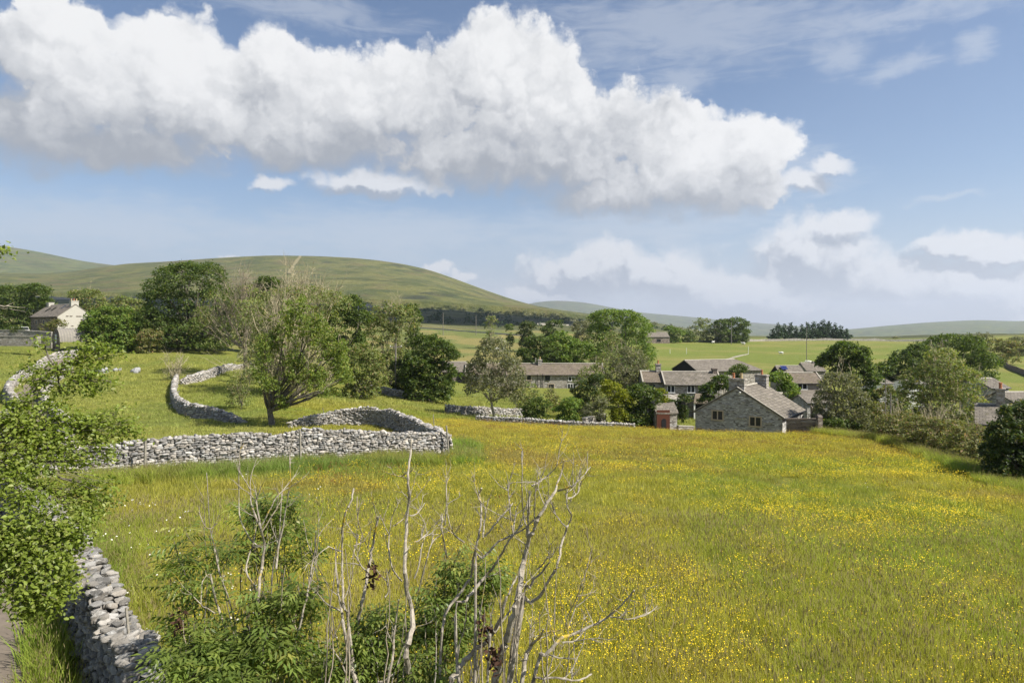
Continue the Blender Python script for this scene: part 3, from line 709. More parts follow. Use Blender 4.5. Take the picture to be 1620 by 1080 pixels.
# walled yard next to it
def plainwall(name, label, path, tops, th, mat, cat='wall', depth=3.0, cope=True):
    c = sum((Vector((x, y, 0)) for x, y in path), Vector())/len(path); root = empty(name, label, cat, (c.x, c.y, min(tops)-depth))
    mb = MB(); mc = MB(); zb = min(tops)-depth
    P = []; n_ = []
    for i, (x, y) in enumerate(path):
        a = path[max(i-1, 0)]; b = path[min(i+1, len(path)-1)]; d = Vector((b[0]-a[0], b[1]-a[1], 0)).normalized(); P.append((Vector((x-c.x, y-c.y, 0)), Vector((-d.y, d.x, 0)), tops[i]-zb))
    def strip(m, w, z0f, z1f):
        V = []; F = []
        for p, s, t in P:
            for o, zz in ((-w, z0f(t)), (-w, z1f(t)), (w, z1f(t)), (w, z0f(t))): V.append(tuple(p+s*o+Vector((0,0,zz))))
        for i in range(len(P)-1):
            for k in range(4): F.append((4*i+k, 4*i+(k+1) % 4, 4*i+4+(k+1) % 4, 4*i+4+k))
        F += [(3,2,1,0), tuple(len(V)-4+k for k in range(4))]; m.add(V, F)
    strip(mb, th/2, lambda t: 0, lambda t: t); mb.build('wall_body', mat, root)
    if cope:
        strip(mc, th/2+.05, lambda t: t+.002, lambda t: t+.1); mc.build('coping', 'ridge', root)
    return root
plainwall('yard_wall', 'brown rubble yard wall in tree shade beside grey gable house', [(28.6,71.2),(31.2,70.1),(X(1298,69.2),69.2)], [Z(662,71),Z(662,70),Z(660,69.2)], .45, M['brown_m'], cope=False)
plainwall('yard_wall', 'short return of the shaded brown yard wall going back', [(X(1298.5,69.5),69.5),(X(1285,80),80)], [Z(660,69.2)]*2, .4, M['brown_m'], cope=False)

# small shed with red brown front
hs = house('garden_shed', 'small stone shed with red brown front and slate roof behind meadow', 'shed', X(1038,72.5), 72.2, R(8), 2.25, 2.3, -11.6, Z(651,72.5), Z(637,73.2), M['tan_m'], M['slateg'], .12, ridge=False, gutter=False)
MB().box(-.02,1.42,-.10,-.006,.9,3.0).build('red_front', 'red', hs); mb = MB().tube([(.75,-.17,.95),(.75,-.17,1.9)], .24, 12)
a_ = [(.75-.26,-.13,.95),(.75+.26,-.13,.95),(.75+.26,-.13,1.85)]+[(.75+.26*math.cos(k*.314),-.13,1.85+.26*math.sin(k*.314)) for k in range(1,10)]+[(.75-.26,-.13,1.85)]
MB().add(a_+[(x,-.105,z) for x,y,z in a_], [tuple(range(len(a_)))]+[(k,(k+1)%len(a_),(k+1)%len(a_)+len(a_),k+len(a_)) for k in range(len(a_))]).build('door_opening', 'black', hs)  # black panel stands for the unlit inside of the doorway

# left row of cottages
zb = -14.5
h1 = house('stone_cottages', 'long row of stone cottages with sagging stone slate roof left of centre', 'house', X(736,150), 150, R(.5), 30.6, 7.2, zb, Z(591.5,150), Z(575,153), M['tan_m'], M['slateb'], .3,
     chim=[(16.6,3.6,.9,1.5,.9,('buff','terra'),M['tan_m'])], verge=2,
     wins=[('S',14.0,Z(601,150),.9,1.0,'s'),('S',18.1,Z(601,150),.9,1.0,'d'),('S',9.0,Z(601,150),.9,1.0,'s'),('S',4.6,Z(602,150),.9,1.0,'d'),('S',23.4,Z(602,150),1.3,.8,'w+2'),('S',23.4,Z(618,150),1.7,1.5,'w+3'),('S',18.9,Z(617,150),1.2,1.3,'s'),('S',13.4,Z(618,150),1.2,1.2,'s'),('S',28.2,Z(602,150),.9,1.0,'s'),('S',7,Z(618,150),1.1,1.2,'w+2')])
MB().tube([(15.9,-.15,zb*0+4.6),(15.9,-.15,.4)], .07).tube([(17,-.15,4.6),(17,-.15,.4)], .07).build('downpipes', 'darkm', h1)
MB().tube([(15.6,3.2,6.6),(15.6,3.2,8.0)], .13, 8).build('flue', 'tin', h1)
h1b = house('stone_cottage', 'dark walled stone cottage with slate roof at the left end of village', 'house', X(700,151), 151.5, R(1), 5.0, 7.0, zb, Z(587,151), Z(572.5,154), M['brown_m'], M['slateg'], .3,
     wins=[('S',3.6,Z(600,151),.8,1.2,'d'),('S',3.6,Z(619,151),.9,1.8,'d'),('S',1.4,Z(601,151),.8,1.1,'d')])
# middle row with white windows and verandah
h2 = house('stone_cottages', 'middle stone row with two white casement windows above a dark verandah', 'house', X(1052,105), 105, R(-3), 8.6, 6.0, -14.8, Z(606.5,105), Z(587.5,108), M['tan_m'], M['slate'], .3,
     chim=[(8.2,3.0,.7,1.1,.55,(),M['brown_m'])], verge=2,
     wins=[('S',.9,Z(620,105),1.0,.95,'w+2'),('S',3.95,Z(620,105),1.0,.95,'w+2')])
v = h2; mb = MB(); mb.add([(-.3,-1.6,4.0),(3.2,-1.6,4.0),(3.2,-.02,4.75),(-.3,-.02,4.75),(-.3,-1.6,3.9),(3.2,-1.6,3.9),(3.2,-.02,4.65),(-.3,-.02,4.65)], [(0,1,2,3),(7,6,5,4),(0,4,5,1),(1,5,6,2),(0,3,7,4)]); mb.build('verandah_roof', 'tan_m', v)
MB().box(-.2,3.1,-.35,-.02,0,3.9).build('verandah_shade_block', 'black', v)  # black block standing in for the deep shade under the roof
for x_ in (1.5,): MB().box(x_-.06,x_+.06,-1.55,-1.43,0,3.9).build('verandah_post', 'white', v)
mb = MB(); mb.add([(3.9,-2.2,3.7),(6.0,-2.2,3.7),(6.6,-.02,4.9),(4.6,-.02,4.9),(3.9,-2.2,3.55),(6.0,-2.2,3.55),(6.6,-.02,4.75),(4.6,-.02,4.75)], [(0,1,2,3),(7,6,5,4),(0,4,5,1),(1,5,6,2),(0,3,7,4)]); mb.build('porch_roof', 'slateb', v)
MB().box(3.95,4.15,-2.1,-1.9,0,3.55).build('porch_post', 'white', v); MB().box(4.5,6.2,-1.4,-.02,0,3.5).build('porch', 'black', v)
house('stone_cottage', 'low stone cottage with chimney adjoining left of the white windowed row', 'house', X(1018,106), 106.3, R(-3), 3.15, 5.4, -14.8, Z(603,106), Z(586.5,109), M['tan_m'], M['slateb'], .25,
     chim=[(2.75,2.7,.75,.9,1.15,('terra',),M['tan_m'])], verge=1, wins=[('S',1.4,Z(618,106),.7,.8,'d')])
# black gabled barn behind
house('barn', 'long slate barn with black boarded gable behind village row', 'barn', 38.0, 140.0, R(18.4), 15.8, 9.5, -14, -8.6, -6.62, M['tan_m'], M['slateg'], .3, hip=3.0, gable_mat=M['black'], ridge=True)
hb = house('outbuilding', 'small barn with a blue roof panel and dark gable right of long barn', 'barn', X(1232,150), 149, R(6), 5.6, 4.6, -14, Z(591,149), Z(578.5,151), M['brown_m'], M['slateg'], .25, gable_mat=M['black'])
sl_ = (Z(578.5,151)-Z(591,149))/2.3
MB().add([(.7,.6,5.0+.1),(2.1,.6,5.1),(2.1,1.7,5.1+1.1*sl_),(.7,1.7,5.1+1.1*sl_)], [(0,1,2,3)]).build('roof_panel', 'bluepv', hb)
hb.children[-1].location.z = (Z(591,149)+14)+.6*sl_-5.1+.12
house('outbuilding', 'low stone outbuilding with brown slates half hidden by the dark round tree', 'barn', X(1276,162), 162, R(3), 4.6, 6, -14, Z(586,162), Z(573.5,165), M['tan_m'], M['slateg'], .2, chim=[(3.2,3,.6,.6,.3,(),M['tan_m'])])
h6 = house('stone_cottage', 'pale stone cottage with pair of dark windows right of centre', 'house', X(1238,110), 110, R(-2), 6.4, 5.6, -15.5, Z(604.5,110), Z(589,113), M['tan_m'], M['slateb'], .25,
     verge=2, wins=[('S',3.15,Z(615,110),1.35,.85,'w+2')])
MB().box(1.5,6.6,-3.6,-.02,0,4.9).build('rear_wall', 'brown_m', h6); mb = MB(); mb.add([(1.3,-3.9,4.85),(6.8,-3.9,4.85),(6.8,-.02,5.7),(1.3,-.02,5.7),(1.3,-3.9,4.75),(6.8,-3.9,4.75),(6.8,-.02,5.6),(1.3,-.02,5.6)], [(0,1,2,3),(7,6,5,4),(0,4,5,1),(1,5,6,2),(0,3,7,4)]); mb.build('lean_to_roof', 'slateg', h6)
house('outhouse', 'dark stone outhouse between grey gable house and the dull green tree', 'shed', X(1277,86), 86, R(6), 3.2, 4, -15.5, Z(636,86), Z(624,88), M['grey_m'], M['slateg'], .15, wins=[('S',1.9,Z(650,86),.5,.9,'d')], ridge=False)
# distant field barn
house('field_barn', 'lone field barn with sunlit right gable at far side of green field', 'barn', X(1020,380), 380, R(10), 14.6, 8, Z(548,380), Z(532.5,380), Z(525.5,384), M['brown_m'], M['slateg'], .3, wins=[('S',8.2,Z(540,380),2.2,1.2,'d')])
# farmhouse on the left
phi = R(58); f_ = Vector((-math.sin(phi), math.cos(phi), 0)); A = Vector((X(91,170), 170, 0)); O = A+f_*14
h0 = house('farmhouse', 'cream gabled farmhouse with grey slate roof among trees at far left', 'house', O.x, O.y, math.atan2(-f_.y, -f_.x), 14, 8.4, -3.2, 3.25, 6.25, M['brown_m'], M['slateg'], .3,
     chim=[(.9,4.2,1.2,1.3,.7,(),M['cream']),(13.2,4.2,1.0,1.8,.9,('buff','terra','buff'),M['cream'])],
     wins=[('S',3,1.1,1,1.1,'s'),('S',7,1.1,1,1.1,'s'),('S',11,1.1,1,1.1,'s'),('E',5.7,-.2,.8,1.3,'d'),('E',5.9,1.9,.8,.5,'d')])
MB().add([(14.02,0,0),(14.02,8.4,0),(14.02,8.4,6.45),(14.02,4.2,9.45),(14.02,0,6.45)], [(0,1,2,3,4)]).build('rendered_gable', M['cream'], h0)
for u in (2.2,3.1,4.6,5.2,7.3): MB().box(14.03,14.15,u-.3,u+.3,6.35,6.5).build('through_stone', 'brown_m', h0)
for u in (1.2,2.0,3.4,5.0): MB().box(14.03,14.15,u-.3,u+.3,3.9,4.02).build('through_stone', 'brown_m', h0)
s0 = 3/4.2
for (x_, y_) in ((3.6,1.6),(6.0,1.9),(9.6,2.6)):
    MB().add([(x_,y_,6.45+y_*s0+.12),(x_+.8,y_,6.45+y_*s0+.12),(x_+.8,y_+1.3,6.45+(y_+1.3)*s0+.12),(x_,y_+1.3,6.45+(y_+1.3)*s0+.12)], [(0,1,2,3)]).build('skylight', 'glass', h0)
# curved tin shed
rt = empty('curved_shed', 'weathered corrugated shed with curved roof below the farmhouse', 'shed', (X(88,128), 128, Z(545,128)), R(52))
mb = MB(); n = 26; Ls = 7.2; rr = 2.1; V = []; F = []; seg = 60
for i in range(seg+1):
    for k in range(n+1):
        a = math.pi*k/n; w = 1+.03*math.cos(i*math.pi*.5); V.append((Ls*i/seg, -rr*w*math.cos(a)*.95, .5+rr*w*math.sin(a)*1.22))
for i in range(seg):
    for k in range(n): q = i*(n+1)+k; F.append((q, q+1, q+n+2, q+n+1))
mb.add(V, F).build('curved_roof', 'tin', rt)
mb = MB(); e_ = [(0.1, -rr*math.cos(math.pi*k/n)*.93, .5+rr*math.sin(math.pi*k/n)*1.2) for k in range(n+1)]
mb.add([(0.1,-rr*.93,-1),(0.1,rr*.93,-1)]+e_[::-1], [tuple(range(len(e_)+2))]); mb.build('end_wall', 'brown_m', rt)
MB().box(-.0,.09,-.35,.35,.3,1.9).build('window', 'white', rt)
# cottages at the right edge
hA = house('stone_cottage', 'stone cottage with steep coursed slate roof and red chimney pots at right edge', 'house', 44.2, 65, R(-34), 9, 8, -15, Z(668,65), Z(638,68.3), M['grey_m'], M['slate'], .3,
     chim=[(2.0,4.2,.7,1.1,1.6,('terra','terra'),M['tan_m'])])
house('stone_cottage', 'taller grey slate cottage roof behind the coursed roof at right edge', 'house', 55.6, 74, R(2), 14, 8, -15, Z(640,78), Z(615,82), M['grey_m'], M['slateg'], .3)
house('stone_cottage', 'small dark slate roof just above chimneys at the right edge', 'house', X(1566,92), 92, R(2), 2.6, 6, -15, Z(612,92), Z(598,95), M['grey_m'], M['slateg'], .3)
house('white_cottage', 'white cottage glimpsed below the crown of right hand trees', 'house', X(1386,122), 122, R(3), 3.2, 5, -16, Z(606,122), Z(600,124), M['white'], M['slateg'], .2)
house('white_cottage', 'white outbuilding glimpsed between dark tree and leafy ash at right', 'house', X(1434,126), 126, R(-4), 3.4, 5, -16, Z(606,126), Z(601,128), M['white'], M['tin'], .2)
# garden walls of the village
drywall('garden_wall', 'low garden wall between the meadow and the cottage gardens', [W(753,77.5),W(800,76),W(860,75),W(900,73.2),W(940,72.4),W(975,71.6),W(1002,71.4)], h=.65, size=.26, rough=.5)
plainwall('garden_wall', 'white topped garden wall running back behind the golden bush', [W(924,73),W(955,80)], [Z(662,73),Z(655,80)], .4, M['tan_m'])
drywall('garden_wall', 'rubble wall below the birch tree at left of village', [W(704,86),W(740,88),W(790,90),W(825,92)], h=1.0, size=.34)
drywall('garden_wall', 'shaded field wall below the green sycamore at left of village', [W(548,104),W(590,102),W(625,100),W(665,97)], h=1.1, size=.34)
plainwall('garden_wall', 'short pale wall between red shed and grey gable house', [W(1072,71.6),W(1097,72.5)], [Z(674,71.6),Z(675,72.5)], .3, M['tan_m'], depth=1.5)
# farm garden walls
plainwall('farm_wall', 'rough garden wall in front of the farmhouse at far left', [W(-120,140),W(-20,136),W(40,134),W(84,132)], [Z(521,140),Z(522,136),Z(523,134),Z(526,132)], .7, M['tan_m'])
plainwall('farm_wall', 'low grey terrace wall below the farm garden at far left', [W(-120,126),W(-20,122),W(62,120)], [Z(531,126),Z(532,122),Z(533,120)], .7, M['tan_m'], depth=1.6)
house('ruined_byre', 'ruined stone byre with broken gable right of the curved shed', 'shed', X(192,141), 141, R(32), 3.2, 3.2, Z(552,141), Z(533,141), Z(524,141), M['tan_m'], M['slateg'], .02, ridge=False, gutter=False)
MB_ = MB().tube([(0,0,0),(.05,0,5.0)], .24, 6); p_ = at(219, 138); o = MB_.build('gate_post', 'pole'); o.location = p_; tag(o, 'tall dark timber post beside the ruined byre', 'post')
o = MB().box(-.55,.55,-.4,.4,-.3,1.2).box(-.62,.62,-.46,.46,1.2,1.34).build('gate_pier', 'tan_m'); o.location = at(272, 141); tag(o, 'square stone gate pier under the big round tree', 'gate pier')
# field walls
def fieldwall(label, pts, h, mat='ridge', th=.9):
    path = [W(a, Y) for a, Y in pts]; c = Vector((path[0][0], path[0][1], 0)); V = []; F = []
    P = []
    for a, b in zip(path[:-1], path[1:]):
        n = max(2, int(math.hypot(a[0]-b[0], a[1]-b[1])/6))
        for k in range(n): P.append((a[0]+(b[0]-a[0])*k/n, a[1]+(b[1]-a[1])*k/n))
    P.append(path[-1]); r_ = random.Random(len(P))
    for i, (x, y) in enumerate(P):
        g = float(gz(x, y)); t = h*r_.uniform(.65, 1.1)
        for o, zz in ((-th/2, -1), (-th/4, t), (th/4, t), (th/2, -1)): V.append((x-c.x+o*.3, y-c.y+o, g+zz))
    for i in range(len(P)-1):
        for k in range(3): F.append((4*i+k, 4*i+k+1, 4*i+5+k, 4*i+4+k))
    o = link('field_wall', mesh_pl('field_wall', V, F, M[mat])); o.location = (c.x, c.y, 0); tag(o, label, 'wall'); return o
fieldwall('long pale wall along the far edge of green field below the conifers', [(1028,395),(1080,402),(1150,410),(1210,425),(1290,430),(1400,432),(1500,425)], 1.5, 'tan_m')
fieldwall('dark walled bank across the pasture at the right edge', [(1556,285),(1575,250),(1600,215),(1640,185),(1700,160)], 1.6, 'brown_m')
fieldwall('broken pale wall line climbing the green field toward white posts', [(1112,190),(1130,225),(1160,265),(1184,290)], .55, 'tan_m', .35)
#fieldwall('faint pale track wall at the left of green field', [(1032,270),(1052,270),(1060,300),(1085,330),(1145,345)], .4, 'tan_m', .35)
fieldwall('pale wall crossing the far left pasture below the fell', [(-200,1010),(0,1000),(60,1020),(120,1060),(200,1080),(260,1085),(330,1085)], 4.5, 'ridge', 3)
fieldwall('pale limestone outcrop at the foot of the fell', [(560,1010),(600,1020),(640,1030)], 6, 'ridge', 4)
fieldwall('pale wall along the top of rough centre meadow', [(640,500),(700,480),(790,440),(830,430)], .9, 'ridge', 1.4)
fieldwall('pale wall in distance left of the lime tree', [(850,640),(900,660),(960,640)], 2.0, 'ridge', 1.5)
# ------------------------------------------------------------------ trees
def leaves(P, out, size, r_, tint, flat=.5, asp=.62, jit=.7, fold=False):
    """rhombic leaves at P with normals leaning outwards"""
    n = len(P); N = out*.6+np.array([0, 0, flat])+r_.normal(size=(n, 3))*jit; N /= np.linalg.norm(N, axis=1)[:, None]
    A = r_.normal(size=(n, 3)); A -= (A*N).sum(1)[:, None]*N; A /= np.linalg.norm(A, axis=1)[:, None]; B = np.cross(N, A)
    s = size*r_.uniform(.6, 1.35, n)[:, None]
    V = np.stack([P-A*s*.55, P-B*s*asp*.5-A*s*.05, P+A*s*.6-N*s*.12, P+B*s*asp*.5-A*s*.05], 1)
    F = np.arange(4*n).reshape(n, 4); return V.reshape(-1, 3), F, np.repeat(tint, 4, 0)
def crown(lobes, leaf, r_, dens=1., clump=.30, fill=.25, flat=.5, jit=.7, cap=40000, hang=0.):
    L = np.array(lobes, float); Ps, Os, Ts = [], [], []
    area = 4*np.pi*((L[:,3]*L[:,4])**1.6+(L[:,3]*L[:,5])**1.6+(L[:,4]*L[:,5])**1.6)**(1/1.6)/3**(1/1.6)
    tot = area.sum()*dens*1.9/leaf**2; sc_ = min(1, cap/tot)
    for li, (cx, cy, cz, rx, ry, rz) in enumerate(L):
        Rm = (rx*ry*rz)**(1/3); rc = max(clump*Rm, leaf*1.6); nc = int(max(8, area[li]/(rc*rc*2.6))); nl = max(4, int(tot*sc_*area[li]/area.sum()/nc))
        d = r_.normal(size=(nc, 3)); d /= np.linalg.norm(d, axis=1)[:, None]; d[:, 2] = np.where(d[:, 2] < -.55, -d[:, 2], d[:, 2])
        rad = np.where(r_.uniform(size=nc) < fill, r_.uniform(.3, .75, nc), r_.uniform(.82, 1.08, nc))
        C = d*rad[:, None]*[rx, ry, rz]+[cx, cy, cz]
        tv = r_.uniform(0, 1, nc); tb = r_.uniform(0, 1, nc)
        q = r_.normal(size=(nc, nl, 3)); q *= (np.abs(r_.normal(size=(nc, nl, 1)))**.5*.55)/np.linalg.norm(q, axis=2)[..., None]*1.15
        q = q*rc*np.array([1.25, 1.25, .75+hang]); P = (C[:, None]+q).reshape(-1, 3); O = np.repeat(d, nl, 0)
        T_ = np.stack([np.clip(np.repeat(tv, nl)*.6+r_.uniform(0, .4, nc*nl), 0, 1), r_.uniform(0, 1, nc*nl), np.clip(np.repeat(tb, nl)*.7+r_.uniform(0, .3, nc*nl), 0, 1)], 1)
        keep = np.ones(len(P), bool)
        for lj, M_ in enumerate(L):
            if lj != li: keep &= (((P-M_[:3])/M_[3:])**2).sum(1) > .42
        Ps.append(P[keep]); Os.append(O[keep]); Ts.append(T_[keep])
    return leaves(np.vstack(Ps), np.vstack(Os), leaf, r_, np.vstack(Ts), flat, jit=jit)
def limb(mb, a, b, r0, r1, r_, n=5, k=5, bow=.12):
    a, b = Vector(a), Vector(b); l = (b-a).length; off = Vector((r_.normal()*bow*l, r_.normal()*bow*l, abs(r_.normal())*bow*l*.4-.05*l)); P = []
    for i in range(k+1):
        t = i/k; P.append(a.lerp(b, t)+off*math.sin(math.pi*t)*.6+Vector(tuple(r_.normal(size=3)))*l*.012)
    mb.tube(P, [r0+(r1-r0)*i/k for i in range(k+1)], n); return P
def twig_spray(mb, start, direc, length, rad, r_, depth=2, n=4):
    d = Vector(direc).normalized(); P = [Vector(start)]; k = 5
    for i in range(k):
        d = (d+Vector(tuple(r_.normal(size=3)))*.16+Vector((0, 0, .07))).normalized(); P.append(P[-1]+d*length/k)
    mb.tube(P, [rad*(1-.8*i/k) for i in range(k+1)], n)
    if depth > 0:
        for j in range(r_.randint(2, 5)):
            i = r_.randint(1, k); dd = (d+Vector(tuple(r_.normal(size=3)))*.65).normalized(); twig_spray(mb, P[i], dd, length*r_.uniform(.35, .6), rad*.55, r_, depth-1, n)
seedc = [100]
def tree(name, label, Y, lobes, kind, tpx=None, trunk=.3, leaf=.4, dens=1., twigs=0, twmat='pale', bark='bark', cat='tree', flat=.5, clump=.30, group=None, fill=.25, base_dz=0, jit=.7, tw_len=.35, basepy=None, limbs=True, hang=0., cap=50000, depthf=1., uptw=.5, skirt=True, sub=None):
    if sub is None: sub = 9 if kind in ('syc', 'lime', 'dark', 'gold') and not twigs else 0
    seedc[0] += 1; r_ = np.random.RandomState(seedc[0]); tpx = tpx if tpx is not None else sum(l[0] for l in lobes)/len(lobes)
    b = at(tpx, Y); 
    if basepy: b.z = Z(basepy, Y)
    wmax = max(l[0]+l[2] for l in lobes)-min(l[0]-l[2] for l in lobes); D = wmax/FPX*Y/2*depthf
    LL = []; kx = sum(l[0] for l in lobes)/len(lobes)
    lobes = [(kx+(l[0]-kx)*1.04, l[1], l[2]*1.10, l[3]*1.10) for l in lobes]
    gpy = HY-b.z/Y*FPX
    if skirt:
        lowp = max(l[1]+l[3]*.8 for l in lobes)
        add = []
        for l in lobes:
            bot = l[1]+l[3]*.75
            if bot > lowp-l[3]*1.3 and gpy-bot > 4: add.append((l[0]*.8+kx*.2, (bot+gpy)/2, l[2]*.85, (gpy-bot)/2+l[3]*.35))
        lobes = lobes+add
    for l in lobes:
        x = X(l[0], Y); z = Z(l[1], Y); rx = l[2]/FPX*Y; rz = l[3]/FPX*Y; room = max(0, D-rx)
        reps = 1 if room < rx*.5 else 2
        for q in range(reps):
            dy = (r_.uniform(-1, 1)*room*.5) if reps == 1 else (-1 if q == 0 else 1)*room*r_.uniform(.25, .75)
            s = 1 if q == 0 else .96; k = (Y+dy)/Y
            LL.append((x*k-b.x, dy, z*k-b.z, rx*s, rx*s*1.0, rz*s))
    L0 = LL
    if sub:
        LL = []
        for (x, y, z, rx, ry, rz) in L0:
            LL.append((x, y, z, rx*.80, ry*.80, rz*.80))
            for q in range(sub):
                d = r_.normal(size=3); d /= np.linalg.norm(d); d[2] = abs(d[2])*.9-.25 if r_.uniform() < .8 else d[2]; k = r_.uniform(.30, .46); LL.append((x+d[0]*rx*.74, y+d[1]*ry*.74, z+d[2]*rz*.74, rx*k, ry*k, rz*k*.8))
    root = empty(name, label, cat, b, 0, group)
    mb = MB(); cz = np.mean([l[2] for l in LL]); top = max(l[2] for l in LL); fork = max(.5, min(l[2]-l[5]*.4 for l in LL))
    P = limb(mb, (0, 0, -.3), (r_.normal()*.2, r_.normal()*.2, fork), trunk, trunk*.72, r_, 8, 5, .03)
    if limbs:
        for l in L0:
            e = Vector((l[0], l[1], l[2]+l[5]*.3)); limb(mb, P[-1]-Vector((0, 0, .15)), e, trunk*.42, trunk*.09, r_, 5, 5)
    mb.build('trunk', bark, root)
    if twigs:
        mt = MB()
        for i in range(twigs):
            l = L0[r_.randint(len(L0))]; s = r_.uniform(0, .85); st = (l[0]*s+r_.normal()*l[3]*.3, l[1]*s+r_.normal()*l[4]*.3, l[2]+r_.uniform(-.6, .6)*l[5])
            o = Vector((st[0], st[1], (st[2]-fork*.6))).normalized()+Vector((0, 0, uptw))
            twig_spray(mt, st, o, max(l[3], l[5])*r_.uniform(.7, 1.5)*tw_len*2.4, trunk*.11+.012, r_, 2, 3)
        mt.build('bare_twigs', twmat, root)
    V, F, C = crown(LL, leaf, r_, dens, clump, fill, flat, jit, cap, hang)
    link('crown', mesh_np('crown', V, F, M[kind], C), root)
    return root
tree('sycamore_tree', 'huge round dark sycamore left of the village, largest crown in view', 140, [(300,448,52,32),(262,480,36,36),(342,478,36,32),(300,492,58,38),(256,514,30,24),(345,510,36,26),(288,432,36,18),(328,436,32,20),(240,500,18,18),(362,500,20,26),(300,518,48,20),(252,530,26,14),(285,532,30,10),(335,530,30,14)], 'syc', 308, .8, .42, 1.5, cap=90000, flat=.7, basepy=548, skirt=True, clump=.34)
tree('dark_tree', 'dark leafy tree at left edge behind the farmhouse', 190, [(18,472,32,24),(56,463,22,16),(42,490,40,24),(0,500,34,22),(72,480,12,10),(30,505,40,14)], 'syc', 30, .5, .5)
tree('farm_tree', 'loose tree rising behind the chimney of cream farmhouse', 205, [(143,474,18,15),(122,467,13,7),(150,492,28,14)], 'ash', 145, .35, .5, twigs=20)
tree('farm_tree', 'thin wispy tree right of the cream farmhouse behind the round bush', 178, [(200,486,24,15),(224,496,16,13),(185,500,26,12)], 'ash', 205, .3, .45, twigs=24)
tree('round_bush', 'bright green rounded tree between curved shed and huge sycamore', 133, [(176,504,32,22),(158,518,24,20),(196,518,20,22),(178,534,38,16),(150,535,14,12)], 'lime', 178, .35, .38, 1.1)
tree('bush', 'small golden green bush under the huge sycamore', 131, [(238,533,19,11),(228,538,12,8)], 'hedge', 238, .1, .3, cat='bush')
tree('bush', 'olive bush between farmhouse and curved shed', 140, [(80,520,13,9),(92,514,10,8)], 'hedge', 82, .1, .3, cat='bush')
tree('bush', 'dark low bush in front of the farmhouse wall', 135, [(26,522,9,7)], 'dark', 26, .08, .3, cat='bush')
tree('dark_tree', 'dark green tree top showing above the twiggy ashes', 150, [(425,450,22,13),(400,468,26,20),(440,475,20,20)], 'syc', 420, .4, .45)
tree('twiggy_ash', 'half dead ash with bare grey branches right of huge sycamore', 104, [(352,486,30,24),(330,520,26,18),(388,476,24,24),(358,545,36,12),(395,520,24,26),(325,500,16,14)], 'ash', 390, .35, .26, .17, 150, 'graydead', 'graydead', skirt=False, tw_len=.5, clump=.22, uptw=.15)
tree('twiggy_ash', 'tall brown twiggy ash behind the lone fan shaped tree', 86, [(482,472,40,20),(440,484,30,24),(522,482,30,20),(500,512,40,26),(450,520,40,32),(400,500,22,26)], 'ash', 470, .35, .24, .32, 190, 'pale', 'pale', tw_len=.4, clump=.2)
tree('sycamore_tree', 'green tree glowing to the right of the twiggy ashes', 112, [(556,485,22,19),(568,506,18,18),(545,520,28,22),(535,500,20,22)], 'syc', 552, .4, .36, 1.1)
tree('fan_ash_tree', 'lone fan shaped half bare ash tree in the left pasture behind the enclosure', 57, [(416,590,11,24),(420,562,12,34),(436,545,13,40),(456,524,14,42),(477,516,14,44),(498,532,14,42),(517,556,14,38),(534,585,14,32),(546,600,12,14),(430,612,15,18),(470,590,20,36),(500,606,18,26),(448,640,12,12),(540,560,10,22),(520,622,16,8)], 'fan', 432, .30, .16, .85, 190, 'pale', 'bark', basepy=673, skirt=False, tw_len=.36, clump=.2, fill=.6, uptw=1.4, flat=.1, jit=1., sub=0)
tree('willow_bush', 'soft rounded green bush behind right side of the fan shaped tree', 92, [(572,572,26,26),(586,598,16,12),(558,600,22,12),(592,575,14,20)], 'ash', 572, .2, .28, 1.1, 16, flat=.1, clump=.2)
tree('ash_tree', 'grey green ash tree with reddish thin patches behind the telegraph pole', 122, [(620,500,32,19),(602,520,22,22),(640,512,20,26),(616,542,28,18),(625,568,24,14)], 'ash', 618, .35, .32, .8, 70, 'pale')
tree('dark_tree', 'small dark green tree peeping right of the grey green ash', 152, [(652,492,14,13),(660,505,8,8)], 'syc', 652, .3, .42)
tree('sycamore_tree', 'full green sycamore over the field wall at left of village', 99, [(680,548,30,22),(702,560,20,18),(660,574,24,20),(690,588,32,22),(660,604,26,15),(700,608,20,12),(650,590,14,14)], 'syc', 680, .4, .32, 1.1)
tree('bush', 'dark bush beside the telegraph pole at the field wall', 102, [(636,582,18,18),(640,600,16,14)], 'dark', 636, .15, .32, cat='bush')
tree('birch_tree', 'grey green birch with slim pale trunk in front of cottage row', 84, [(780,566,25,28),(760,590,22,20),(802,588,26,22),(775,612,36,18),(815,606,14,18),(748,612,12,16),(800,626,24,12)], 'grey', 781, .17, .26, .85, 90, 'pale', 'dead', basepy=654, skirt=False, flat=.1, clump=.2, uptw=.3, tw_len=.3, hang=.5)
tree('village_tree', 'left of the broad green trees behind the cottage row', 172, [(850,548,24,19),(840,562,16,12),(868,560,22,14),(828,560,10,10)], 'syc', 850, .4, .42, 1.1)
tree('village_tree', 'mid green broad tree between cottage row chimneys and the lime tree', 176, [(888,545,28,19),(915,556,24,19),(890,564,34,13)], 'lime', 895, .4, .42, 1.)
tree('lime_tree', 'tall bright green lime tree dominating the centre of village', 196, [(972,510,36,18),(1005,520,26,24),(948,532,22,24),(1000,546,32,28),(1020,562,16,22),(968,560,30,26),(960,500,24,11),(990,500,20,11)], 'lime', 985, .6, .46, 1.15)
tree('ash_tree', 'thin yellow olive ash in front of the tall lime tree', 170, [(970,545,13,20),(962,565,16,14)], 'ash', 968, .2, .36, .5, 40)
tree('dark_tree', 'dull dark tree peeping left of the tall lime tree', 262, [(925,516,18,9),(915,520,10,7)], 'grey', 925, .3, .5)
